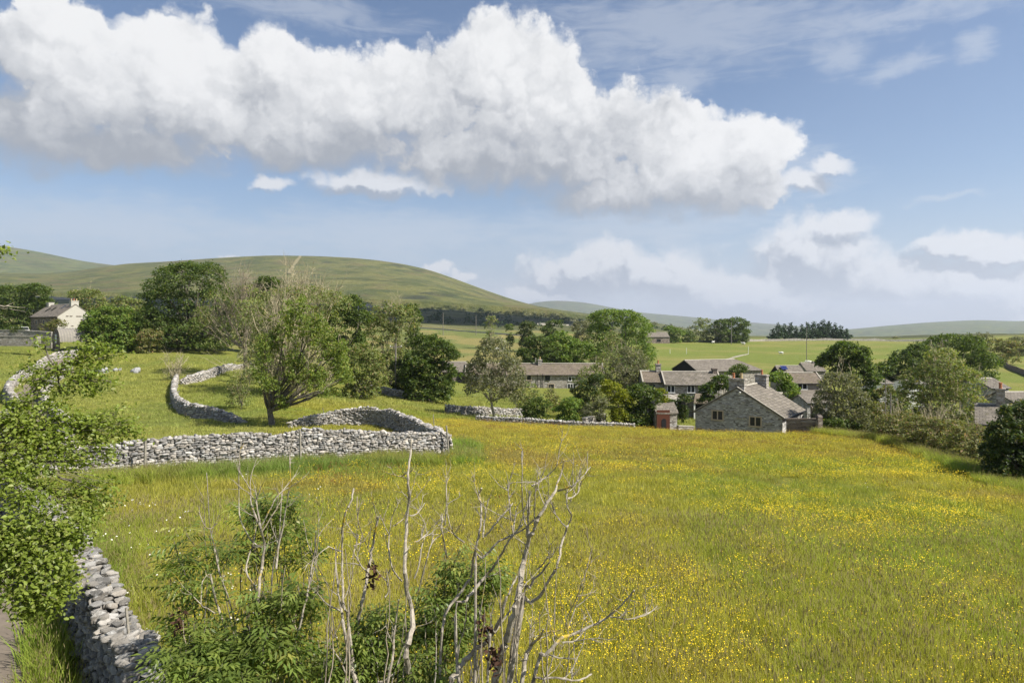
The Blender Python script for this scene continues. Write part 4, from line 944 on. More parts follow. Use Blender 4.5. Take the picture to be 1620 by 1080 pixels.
tree('willow_tree', 'grey olive willow above the cottage roofs beside lime tree', 113, [(995,573,26,22),(1010,590,18,15),(975,590,18,15),(990,600,24,10)], 'grey', 992, .3, .28, .85, 60, flat=.1, clump=.2)
tree('ash_tree', 'olive spreading branches hiding the right end of the cottage row', 112, [(936,590,20,10),(955,582,14,12),(925,600,14,9)], 'ash', 940, .15, .28, .6, 30)
tree('golden_maple', 'golden yellow bush at edge of the meadow beside the shed', 73.5, [(970,618,18,15),(984,634,16,16),(980,655,14,12),(962,608,10,8)], 'gold', 978, .15, .2, 1.1, cat='bush')
tree('garden_tree', 'dense dark green garden tree right of the golden bush', 74, [(1010,628,24,24),(1022,650,18,18),(1000,655,18,14),(1032,630,12,16)], 'syc', 1012, .25, .24, 1.15)
tree('bush', 'yellow green sprays arching behind the red fronted shed', 77, [(1044,622,9,9),(1050,632,8,7)], 'gold', 1044, .08, .22, cat='bush')
tree('garden_shrub', 'dark shrub against the right half of cottage row', 92, [(926,618,19,20),(942,602,12,12),(918,636,16,14)], 'dark', 926, .15, .26, 1., cat='bush')
tree('garden_shrub', 'round green shrub behind the low garden wall', 79, [(902,640,18,13),(888,650,14,9)], 'lime', 900, .1, .22, 1., cat='bush')
tree('garden_shrub', 'dark green shrub left of the round one behind garden wall', 82, [(852,640,20,13),(838,648,14,9)], 'syc', 848, .1, .22, 1., cat='bush')
tree('garden_shrub', 'loose pale shrub between the birch and cottage row', 96, [(834,620,14,14),(845,628,12,10),(825,632,12,10)], 'ash', 834, .1, .25, .7, 20, cat='bush')
tree('garden_shrub', 'grey leaved shrub left of the golden bush', 77, [(940,648,14,10),(952,640,10,10),(930,655,12,7)], 'grey', 940, .08, .2, 1., cat='bush')
tree('garden_shrub', 'small brownish shrub under the cottage windows', 100, [(872,625,9,10),(880,634,10,8)], 'hedge', 875, .08, .25, .7, 14, cat='bush')
tree('garden_tree', 'small green tree in front of the white windowed row', 86, [(1124,618,15,15),(1140,604,14,12),(1120,634,12,10),(1150,612,10,12)], 'syc', 1128, .18, .26, 1.1)
tree('bush', 'green bush top below the slate barn roof', 128, [(1168,584,13,8),(1160,590,10,7)], 'syc', 1168, .12, .3, cat='bush')
tree('ivy_tree', 'green leafy tree right behind the grey gable house chimneys', 94, [(1235,600,15,13),(1246,618,15,16),(1224,598,10,9),(1258,634,11,11)], 'lime', 1240, .2, .27, 1.1)
tree('garden_shrub', 'low dark shrubs below the verandah', 96, [(1060,640,12,9),(1082,632,10,9)], 'dark', 1068, .08, .24, cat='bush')
tree('dark_round_tree', 'dark round tree standing between cottages and white outbuilding', 101, [(1338,558,26,18),(1316,574,20,18),(1350,582,30,22),(1372,600,20,18),(1335,598,22,15),(1376,625,13,12),(1358,562,18,15)], 'syc', 1350, .4, .33, 1.15, clump=.24)
tree('willow_tree', 'dull green drooping tree right of the brown yard wall', 73, [(1330,608,28,17),(1315,638,24,24),(1346,642,28,24),(1300,660,14,16),(1362,664,18,14),(1328,666,28,12)], 'grey', 1322, .25, .22, .9, 70, flat=.1, clump=.2)
tree('bush', 'leafy bush before the white cottage at right', 98, [(1398,628,16,12),(1420,632,16,12),(1404,616,9,6)], 'hedge', 1402, .08, .26, cat='bush')
tree('bush', 'bright bush at the foot of the dull green drooping tree', 71, [(1322,670,22,11),(1342,674,16,8)], 'syc', 1325, .1, .22, cat='bush')
tree('old_tree', 'left crown of the dark pair on the right skyline', 138, [(1430,574,28,22),(1408,590,18,18),(1452,560,22,18),(1440,598,26,14)], 'syc', 1432, .5, .4, 1.15, clump=.24)
tree('old_tree', 'broad dark crown of the pair on the right skyline', 144, [(1500,545,34,18),(1474,556,24,18),(1532,548,24,20),(1556,574,22,20),(1484,588,40,22),(1550,598,22,15),(1520,580,34,24)], 'syc', 1510, .6, .4, 1.15, clump=.24)
tree('hill_tree', 'grey green tree just behind the right end of dark pair', 210, [(1556,536,12,9),(1548,542,10,8)], 'grey', 1555, .25, .45)
tree('leafy_ash', 'large pale green ash in front of the dark pair at right', 75, [(1490,574,26,20),(1470,600,36,20),(1520,604,28,22),(1450,630,34,20),(1500,638,46,22),(1430,655,20,15),(1540,660,22,18),(1480,662,40,14)], 'ash', 1487, .22, .23, .75, 150, 'pale', 'dead', clump=.22, tw_len=.32)
tree('bush', 'yellowish bush between drooping tree and hawthorns at right', 69, [(1388,648,12,11),(1394,660,12,9)], 'hedge', 1388, .08, .22, cat='bush')
tree('hawthorn', 'flat topped hawthorn at left end of the meadow edge hedge', 57, [(1410,668,22,11),(1432,664,24,13),(1396,676,14,9)], 'hedge', 1420, .14, .17, .9, 60, cat='hedge', flat=.9, group='meadow edge hawthorns')
tree('hawthorn', 'spreading hawthorn in the middle of the meadow edge hedge', 52, [(1468,676,30,15),(1500,682,30,16),(1445,682,22,12)], 'hedge', 1478, .14, .16, .9, 70, cat='hedge', flat=.9, group='meadow edge hawthorns')
tree('hawthorn', 'shaded hawthorn beside the dark laurel at right edge', 46, [(1536,690,28,17),(1520,704,28,14),(1560,708,24,18),(1550,722,20,14)], 'hedge', 1540, .14, .15, 1., 50, cat='hedge', flat=.9, group='meadow edge hawthorns')
tree('laurel_bush', 'big dark glossy laurel with golden tips at the right edge', 38.5, [(1602,688,32,28),(1628,660,28,30),(1577,714,20,22),(1612,724,32,20),(1655,700,36,46),(1592,655,9,14),(1575,735,16,14)], 'dark', 1612, .15, .15, 1.3, cat='bush')
tree('hill_tree', 'dark oak with tall pole before it on the green field skyline', 400, [(1145,514,15,10),(1166,512,18,11),(1172,526,13,11),(1142,526,15,10)], 'syc', 1158, .5, .8, 1.)
tree('hill_tree', 'lighter tree left of the dark oak on the green field skyline', 405, [(1110,517,14,13),(1120,528,12,9)], 'ash', 1112, .4, .8, .9)
tree('hill_tree', 'purplish thin tree before the dark oak on the skyline', 396, [(1139,529,11,9)], 'grey', 1139, .3, .7, .7, 20)
tree('hill_bush', 'bright scrubby bush next to the field barn', 392, [(1070,527,12,9),(1060,522,8,7)], 'lime', 1068, .3, .8, cat='bush')
tree('hill_bush', 'dark scrubby bush between field barn and skyline trees', 398, [(1088,529,11,8)], 'syc', 1088, .3, .8, cat='bush')
tree('meadow_tree', 'small leaning thin tree alone in the centre meadow', 300, [(776,516,8,9),(778,507,9,7)], 'ash', 776, .25, .6, .7, 20)
tree('meadow_tree', 'small narrow dark tree left of the dark pair in centre meadow', 290, [(807,519,7,9)], 'syc', 807, .2, .6)
tree('meadow_tree', 'wide dark tree in the centre meadow beside the white van', 285, [(836,517,14,10),(830,527,11,7)], 'dark', 836, .3, .55)
tree('meadow_tree', 'round grey green tree right of wide dark one in centre meadow', 300, [(878,514,14,9),(866,522,10,7)], 'syc', 874, .3, .6)
tree('hill_tree', 'tiny round tree alone on the right skyline', 520, [(1416,537,6,4)], 'grey', 1416, .2, .9)
tree('hill_bush', 'rough scrub bush on the hill at the right edge', 235, [(1580,544,16,7),(1600,548,14,7)], 'hedge', 1588, .2, .5, cat='bush')
tree('hill_bush', 'rough scrub bush beyond the dark bank at the right edge', 280, [(1612,540,14,6),(1635,545,16,8)], 'grey', 1615, .2, .6, cat='bush')
tree('pasture_bush', 'weak green growth at the base of dead shrub on curved wall', 97, [(272,600,9,7)], 'ash', 272, .05, .25, .5, cat='bush', limbs=False)
tree('pasture_bush', 'pale grassy bush left of the fan shaped tree', 70, [(380,604,16,11),(395,592,12,12),(368,618,12,7)], 'ash', 382, .06, .18, .45, 60, 'pale', cat='bush')
tree('bush', 'thorny tangle at the top of the curved wall under twiggy ash', 98, [(392,566,14,12),(400,580,12,9)], 'grey', 394, .06, .22, .8, 40, 'graydead', cat='bush')
# bare dead shrub on the wall
r_ = np.random.RandomState(5); rb = empty('dead_shrub', 'bare dead shrub at the top end of the winding pasture wall', 'shrub', at(276, 97)); mt = MB()
for i in range(22): twig_spray(mt, (r_.normal()*.3, r_.normal()*.2, 0), (r_.normal()*.25, r_.normal()*.2, 1), r_.uniform(2, 4.2), .05, r_, 2, 3)
mt.build('bare_stems', 'pale', rb)
# conifer plantation: each conifer its own thing
CON = [(1222,521,.8),(1231,511,1),(1241,513,.9),(1250,511,1),(1259,517,.8),(1268,514,.9),(1277,511,1),(1287,509,1),(1295,512,.9),(1303,507,1.1),(1312,509,1),(1321,512,.9),(1330,516,1),(1339,521,1)]
where = ['at the left end of the plantation','second from the left end','third from the left end','pointed one left of the plantation middle','short one left of the plantation middle','behind the wire pole','just right of the wire pole','pointed one right of the plantation middle','broad one right of the plantation middle','tallest of the plantation','just right of the tallest','fourth from the right end','second from the right end','short round one at the right end of the plantation']
for i, (px, tp, s) in enumerate(CON):
    r_ = np.random.RandomState(300+i); Yc = 440+r_.uniform(-12, 22); b = at(px, Yc); h = Z(tp, Yc)-b.z; rt_ = empty('conifer', 'dark conifer on the skyline, '+where[i], 'conifer', b, r_.uniform(0, 6), 'conifer plantation on the skyline')
    MB().tube([(0,0,-.5),(0,0,h*.95)], [.3,.05], 6).build('trunk', 'bark', rt_)
    L = []; nk = 8
    for k in range(nk):
        t = k/(nk-1); rr = (1-t*.85)*h*.40*s*r_.uniform(.8, 1.15); L.append((r_.normal()*rr*.25, r_.normal()*rr*.25, h*(.16+.80*t), rr, rr, h*.085))
    V, F, C = crown(L, .75, r_, 1.4, .3, .3, -.1, cap=3500); link('crown', mesh_np('crown', V, F, M['pine'], C), rt_)
# distant scrub woods that read as one mass
def wood(name, label, rows, kind, leaf):
    r_ = np.random.RandomState(len(rows)*7+1); L = []
    for (x0, x1, Y0, Y1, h, n) in rows:
        for k in range(n):
            Yk = r_.uniform(Y0, Y1); p = at(r_.uniform(x0, x1), Yk); r = h*r_.uniform(.5, 1.1); L.append((p.x, p.y, p.z+r*.5, r*1.1, r*1.1, r*.8))
    V, F, C = crown(L, leaf, r_, .5, .5, .2, .4, cap=60000); o = link(name, mesh_np(name, V, F, M[kind], C)); tag(o, label, 'wood', kind='stuff')
wood('distant_scrub', 'dark scrub and hedgerow woodland at foot of the fell', [(650,760,600,700,5,14),(740,900,820,1000,4,22),(640,700,900,1050,5,12),(880,1060,700,900,4,30),(-100,330,780,900,4,18),(760,860,560,700,3,14)], 'pine', 1.6)
wood('distant_scrub', 'low pale scrub dotted over the moor edge', [(820,1100,900,1150,5,40),(560,900,1020,1200,6,50)], 'grey', 1.8)
# ------------------------------------------------------------------ scattered growth: points that carry small tuft meshes
def scatter(name, label, P, scale, rotz, tint, which, templates, kind='stuff', parent=None):
    me = bpy.data.meshes.new(name); me.vertices.add(len(P)); me.vertices.foreach_set('co', np.asarray(P, np.float32).ravel())
    def att(n_, t_, v): a = me.attributes.new(n_, t_, 'POINT'); a.data.foreach_set('vector' if t_ == 'FLOAT_VECTOR' else 'value', np.asarray(v, np.int32 if t_ == 'INT' else np.float32).ravel())
    att('sc', 'FLOAT', scale); att('rz', 'FLOAT', rotz); att('tint', 'FLOAT_VECTOR', tint); att('wh', 'INT', which)
    o = bpy.data.objects.new(name, me); COL.objects.link(o)
    col = bpy.data.collections.new(name+' templates')
    for i, (tm) in enumerate(templates):
        ob = bpy.data.objects.new('%s_%02d' % (name, i), tm); col.objects.link(ob)
    g = bpy.data.node_groups.new(name, 'GeometryNodeTree')
    g.interface.new_socket('Geometry', in_out='INPUT', socket_type='NodeSocketGeometry'); g.interface.new_socket('Geometry', in_out='OUTPUT', socket_type='NodeSocketGeometry')
    N, Lk = g.nodes, g.links; gi, go = N.new('NodeGroupInput'), N.new('NodeGroupOutput')
    iop = N.new('GeometryNodeInstanceOnPoints'); ci = N.new('GeometryNodeCollectionInfo'); ci.inputs[0].default_value = col; ci.inputs[1].default_value = True; ci.inputs[2].default_value = True
    def na(n_, t_): a = N.new('GeometryNodeInputNamedAttribute'); a.data_type = t_; a.inputs[0].default_value = n_; return a.outputs[0]
    m2p = N.new('GeometryNodeMeshToPoints'); Lk.new(gi.outputs[0], m2p.inputs[0]); Lk.new(m2p.outputs[0], iop.inputs['Points'])
    Lk.new(ci.outputs[0], iop.inputs['Instance']); iop.inputs['Pick Instance'].default_value = True
    Lk.new(na('wh', 'INT'), iop.inputs['Instance Index'])
    cx = N.new('ShaderNodeCombineXYZ'); Lk.new(na('rz', 'FLOAT'), cx.inputs[2]); Lk.new(cx.outputs[0], iop.inputs['Rotation']); Lk.new(na('sc', 'FLOAT'), iop.inputs['Scale'])
    Lk.new(iop.outputs[0], go.inputs[0])
    md = o.modifiers.new('scatter', 'NODES'); md.node_group = g
    if kind: tag(o, label, name.replace('_', ' '), kind=kind)
    if parent: o.parent = parent
    return o
def m_grass():
    m, t, b = newmat('grass blades'); tint = attr(t, 'tint', 'INSTANCER'); s = t.sep(attr(t, 'Col', out='Vector'))
    c = t.mix(1, tint, t.mix(s[0], (1.6,1.6,1.9), (2.5,2.35,3.1)), 'MULTIPLY')
    c = t.mix(s[2], c, (.30,.25,.12)); t.put(b.inputs['Base Color'], c); b.inputs['Roughness'].default_value = .6
    tl = t.node('ShaderNodeBsdfTranslucent'); t.put(tl.inputs[0], t.mix(1, c, (1.1,1.15,.7), 'MULTIPLY')); ms = t.node('ShaderNodeMixShader'); ms.inputs[0].default_value = .42
    t.put(ms.inputs[1], b.outputs[0]); t.put(ms.inputs[2], tl.outputs[0]); t.put(t.n['Material Output'].inputs[0], ms.outputs[0]); return m
M['grass'] = m_grass()
M['yellow'] = m_plain('buttercup petals', (.80,.58,.012), .45, .12); M['cream_fl'] = m_plain('umbel flowers', (.62,.60,.50), .8, .1); M['sorrel'] = m_plain('sorrel seed heads', (.30,.13,.05), .9, .35)
def tuft(name, n, h, rad, w, seed, lean=.35, seedheads=.0):
    r_ = np.random.RandomState(seed); V, F, C = [], [], []
    for i in range(n):
        a = r_.uniform(0, 6.28); rr = rad*math.sqrt(r_.uniform()); x, y = rr*math.cos(a), rr*math.sin(a); hh = h*r_.uniform(.45, 1.1); la = r_.uniform(0, 6.28); ln = lean*r_.uniform(.1, 1.5)*hh
        dx, dy = math.cos(la), math.sin(la); fx, fy = r_.normal(size=2); l = math.hypot(fx, fy); fx, fy = fx/l*w, fy/l*w; o = len(V); c = r_.uniform(); sh = 1. if r_.uniform() < seedheads else 0.
        V += [(x-fx, y-fy, -.03), (x+fx, y+fy, -.03), (x+dx*ln*.35+fx*.8, y+dy*ln*.35+fy*.8, hh*.55), (x+dx*ln*.35-fx*.8, y+dy*ln*.35-fy*.8, hh*.55), (x+dx*ln, y+dy*ln, hh)]
        F += [(o, o+1, o+2), (o, o+2, o+3), (o+3, o+2, o+4)]; C += [(c, 0, 0)]*5
        if sh:
            k = len(V); tx, ty, tz = x+dx*ln, y+dy*ln, hh; V += [(tx-.009, ty, tz-.02), (tx+.009, ty, tz-.02), (tx+dx*.03, ty+.006, tz+.10), (tx+dx*.02, ty-.006, tz+.08)]; F += [(k, k+1, k+2), (k, k+2, k+3)]; C += [(c, 0, 1)]*4
    return mesh_np(name, V, F, M['grass'], np.array(C))
def flowers(name, n, h, rad, s, mat, seed, stem=False, tall=False):
    r_ = np.random.RandomState(seed); V, F = [], []
    for i in range(n):
        a = r_.uniform(0, 6.28); rr = rad*math.sqrt(r_.uniform()); x, y, z = rr*math.cos(a), rr*math.sin(a), h*r_.uniform(.75, 1.12); o = len(V)
        if tall:
            for q in range(2):
                an = q*1.57+a; dx, dy = s*math.cos(an), s*math.sin(an); k = len(V); V += [(x-dx, y-dy, z), (x+dx, y+dy, z), (x+dx*.4, y+dy*.4, z+s*6), (x-dx*.4, y-dy*.4, z+s*6)]; F.append((k, k+1, k+2, k+3))
            continue
        tx, ty = r_.normal(size=2)*.35; ph = r_.uniform(0, 6)
        ring = [(x+s*math.cos(ph+k*math.pi/3), y+s*math.sin(ph+k*math.pi/3), z+s*(tx*math.cos(ph+k*math.pi/3)+ty*math.sin(ph+k*math.pi/3))+s*.3*(k % 2)) for k in range(6)]
        V += ring; F += [(o, o+1, o+2, o+3), (o, o+3, o+4, o+5)]
    return mesh_np(name, V, F, mat)
TALL = [tuft('tall', 120, .38, .36, .0032, 11+i, .65, .10) for i in range(6)]
TALLFAR = [tuft('tallfar', 80, .36, .55, .009, 31+i, .5, .07) for i in range(5)]
SHORT = [tuft('short', 46, .17, .45, .012, 51+i, .6, .06) for i in range(4)]
RANK = [tuft('rank', 60, .85, .34, .012, 71+i, .45, .25) for i in range(4)]
rg = np.random.RandomState(99)
WALLS_XY = [(o.location.x, o.location.y) for o in COL.objects if False]
lane_xy = np.array([(p.x, p.y) for p in LANE])
def segdist(x, y, pl):
    d = np.full(x.shape, 1e9)
    for a, b in zip(pl[:-1], pl[1:]):
        ab = b-a; t = np.clip(((x-a[0])*ab[0]+(y-a[1])*ab[1])/(ab@ab), 0, 1); d = np.minimum(d, np.hypot(x-a[0]-t*ab[0], y-a[1]-t*ab[1]))
    return d
NW = np.array([(-1.6,2.6),(-2.9,5.6),(-4.05,7.9),(-5.15,9.3),(-6.15,10.5),(-7.3,11.9),(-8.3,13.1),(-10.0,15.2),(-13.6,19.4),(-18.6,24.6)])
W1L = np.array([W(707,36),W(690,35.2),W(620,34.6),W(470,32.6),W(350,30.8),W(230,29.4),W(100,27.6),W(0,26)])
def pts_band(Y0, Y1, per_m2, u0=-.86, u1=.86):
    """random points on the ground between two distances, per_m2(Y) densest near"""
    out = []; Y = Y0
    while Y < Y1:
        dY = max(.5, Y*.04); n = int(dY*(u1-u0)*Y*per_m2(Y)); u = rg.uniform(u0, u1, n); yy = Y+rg.uniform(0, dY, n); out.append(np.stack([u*yy, yy], 1)); Y += dY
    return np.vstack(out)
def field(name, label, P, tmpl, s0, s1, boost=1., hfun=None):
    x, y = P[:,0], P[:,1]; keep = (segdist(x, y, lane_xy) > 1.25) & (segdist(x, y, NW) > .42) & (segdist(x, y, W1L) > .38)
    x, y = x[keep], y[keep]; z = gz(x, y); s = rg.uniform(s0, s1, len(x))*(.75+.5*fbm(x*.35, y*.35, 77, 3))
    if hfun is not None: s = s*hfun(x, y)
    t = land(x, y)*boost*rg.uniform(.82, 1.2, (len(x), 1)); return scatter(name, label, np.stack([x, y, z], 1), s, rg.uniform(0, 6.28, len(x)), t, rg.randint(0, len(tmpl), len(x)), tmpl)
def inside(x, y):     # true on the hay meadow, false in the grazed left pasture and the gardens
    px = HX+FPX*x/np.maximum(y, 5); return ~((y > 33) & (px < 700)) & (y < 73)
P = pts_band(5.5, 22, lambda Y: 12., -.9, 1.25); field('meadow_grass', 'tall seeding grass of the hay meadow in the foreground', P, TALL, .8, 1.2, 1.22)
P = pts_band(22, 72, lambda Y: 3.6-.02*Y, -.9, 1.2); k = inside(P[:,0], P[:,1]); field('meadow_grass', 'tall grass of the hay meadow further back', P[k], TALLFAR, .6, .95)
P = pts_band(33, 76, lambda Y: 1.6, -.86, -.05); k = ~inside(P[:,0], P[:,1]); field('pasture_grass', 'grazed grass of the left pasture', P[k], SHORT, .8, 1.5)
P = pts_band(76, 125, lambda Y: .9, -.86, .86); field('pasture_grass', 'grass of the further pasture and gardens', P, SHORT, 1.2, 2.2)
# rank growth along the front wall, the near wall and the right edge bank
def along(pl, n, w0, w1, sides=(1,)):
    seg = np.hypot(*np.diff(pl, axis=0).T); s = np.concatenate([[0], np.cumsum(seg)]); t = rg.uniform(0, s[-1], n); x, y = np.interp(t, s, pl[:,0]), np.interp(t, s, pl[:,1])
    dx, dy = np.interp(t+.2, s, pl[:,0])-np.interp(t-.2, s, pl[:,0]), np.interp(t+.2, s, pl[:,1])-np.interp(t-.2, s, pl[:,1]); l = np.hypot(dx, dy)+1e-6; o = rg.uniform(w0, w1, n)*rg.choice(sides, n)
    return np.stack([x-dy/l*o, y+dx/l*o], 1)
EDGE = np.array([W(1310,67.5),W(1360,63),W(1420,57),W(1470,51),W(1520,45.5),W(1570,40),W(1640,34.5),W(1720,30)])
P = np.vstack([along(W1L, 1000, .6, 2.8, (1,)), along(NW, 500, .4, 1.4, (-1,)), along(EDGE, 1900, 0, 2.2, (1, -1)), np.array([W(rg.uniform(715, 760), rg.uniform(33, 40)) for _ in range(160)])])
x, y = P[:,0], P[:,1]; c = land(x, y)*np.array([.78,.92,.9]); c[-160:] *= [.92,1.05,.9]
scatter('rank_grass', 'rank long grass against the walls and along the meadow edge', np.stack([x, y, gz(x, y)], 1), np.where(y < 38, rg.uniform(.35, .75, len(x)), rg.uniform(.6, 1.1, len(x))), rg.uniform(0, 6.28, len(x)), c*1.15*rg.uniform(.8, 1.2, (len(x), 1)), rg.randint(0, 4, len(x)), RANK)
P = along(NW, 700, .5, 1.9, (1,)); x, y = P[:,0], P[:,1]; k = segdist(x, y, lane_xy) > 1.1; x, y = x[k], y[k]
scatter('verge_grass', 'dark verge grass between the lane and near wall', np.stack([x, y, gz(x, y)], 1), rg.uniform(.5, .9, len(x)), rg.uniform(0, 6.28, len(x)), land(x, y)*np.array([.75,.95,.8]), rg.randint(0, 4, len(x)), RANK)
# buttercups
def butter(x, y):
    px = HX+FPX*x/y; py = HY-FPX*gz(x, y)/y
    f = .20+sst(fbm(x*.32, y*.32, 201, 4), .42, .68)*.55+sst(fbm(x*.9, y*.9, 211, 3), .5, .75)*.4
    b = lambda cx, cy, rx, ry: np.exp(-((px-cx)/rx)**2-((py-cy)/ry)**2)
    m = .34+1.7*b(1030,960,140,60)+1.4*b(1010,1060,160,50)+.9*b(1220,860,120,30)+1.0*b(1330,815,170,24)+.8*b(1480,830,160,26)+.5*b(650,765,90,22)+.9*b(1420,740,160,20)+.6*b(700,1060,80,60)+.7*b(1180,930,100,40)+.6*b(1560,950,80,60)+.5*b(1000,740,160,20)+.5*b(1400,1050,200,40)
    return np.clip(f*m, 0, 1)
cuts = [(6, 16, 26., [flowers('bc', 11, .40, .30, .0092, M['yellow'], 400+i) for i in range(5)]), (16, 34, 9., [flowers('bcm', 24, .38, .5, .0112, M['yellow'], 420+i) for i in range(5)]), (34, 68, 3.2, [flowers('bcf', 34, .34, .9, .0155, M['yellow'], 440+i) for i in range(5)])]
for (a, b_, dn, tm) in cuts:
    P = pts_band(a, b_, lambda Y: dn, -.5 if a < 16 else -.35, 1.2); x, y = P[:,0], P[:,1]; k = (rg.uniform(size=len(x)) < butter(x, y)) & inside(x, y) & (segdist(x, y, NW) > .5) & (segdist(x, y, W1L) > .5); x, y = x[k], y[k]
    scatter('buttercups', {6:'buttercups flowering in the near meadow grass', 16:'buttercups flowering in the middle of the meadow', 34:'buttercups flowering at the far side of the meadow'}[a], np.stack([x, y, gz(x, y)], 1), rg.uniform(.85, 1.15, len(x)), rg.uniform(0, 6.28, len(x)), np.ones((len(x), 3)), rg.randint(0, 5, len(x)), tm)
# reddish seed heads and a few umbels
for (a, b_, dn, s_) in ((7, 24, 1.4, .005), (24, 70, .55, .010)):
    tm = [flowers('so', 16, .36, .6, s_, M['sorrel'], 460+i, tall=True) for i in range(4)]
    P = pts_band(a, b_, lambda Y: dn, -.3, .86); x, y = P[:,0], P[:,1]; px = HX+FPX*x/y
    f = sst(fbm(x*.14+9, y*.2, 41, 4), .50, .66)*.8+.08+sst(y, 40, 52)*sst(px, 640, 760)*.6
    k = (rg.uniform(size=len(x)) < f) & inside(x, y); x, y = x[k], y[k]
    scatter('sorrel', {7:'reddish seed heads among the near meadow grass', 24:'reddish seed heads colouring the far meadow'}[a], np.stack([x, y, gz(x, y)], 1), rg.uniform(.8, 1.2, len(x)), rg.uniform(0, 6.28, len(x)), np.ones((len(x), 3)), rg.randint(0, 4, len(x)), tm)
P = np.vstack([along(NW, 60, .6, 3.2, (-1,)), pts_band(8, 30, lambda Y: .05, -.4, .8)]); x, y = P[:,0], P[:,1]
scatter('umbels', 'scattered white umbel flowers in the meadow', np.stack([x, y, gz(x, y)], 1), rg.uniform(.8, 1.2, len(x)), rg.uniform(0, 6.28, len(x)), np.ones((len(x), 3)), rg.randint(0, 2, len(x)), [flowers('um', 4, .62, .3, .018, M['cream_fl'], 480+i) for i in range(2)])
# ------------------------------------------------------------------ dead ash coppice in the foreground, traced stem by stem
def tube_path(mb, pts, rad, n=7, r_=None, sub=3):
    """smooth path through pts, a little crooked"""
    P = [Vector(p) for p in pts]; Q = []; Rr = []
    for i in range(len(P)-1):
        p0, p1, p2, p3 = P[max(i-1, 0)], P[i], P[i+1], P[min(i+2, len(P)-1)]
        for k in range(sub):
            t = k/sub; Q.append(.5*((2*p1)+(p2-p0)*t+(2*p0-5*p1+4*p2-p3)*t*t+(3*p1-p0-3*p2+p3)*t**3)); Rr.append(rad[i]*(1-t)+rad[i+1]*t)
    Q.append(P[-1]); Rr.append(rad[-1])
    if r_ is not None: Q = [q+Vector(tuple(r_.normal(size=3)))*Rr[i]*.28 for i, q in enumerate(Q)]; Rr = [r*r_.uniform(.88, 1.16) for r in Rr]
    mb.tube(Q, Rr, n); return Q, Rr
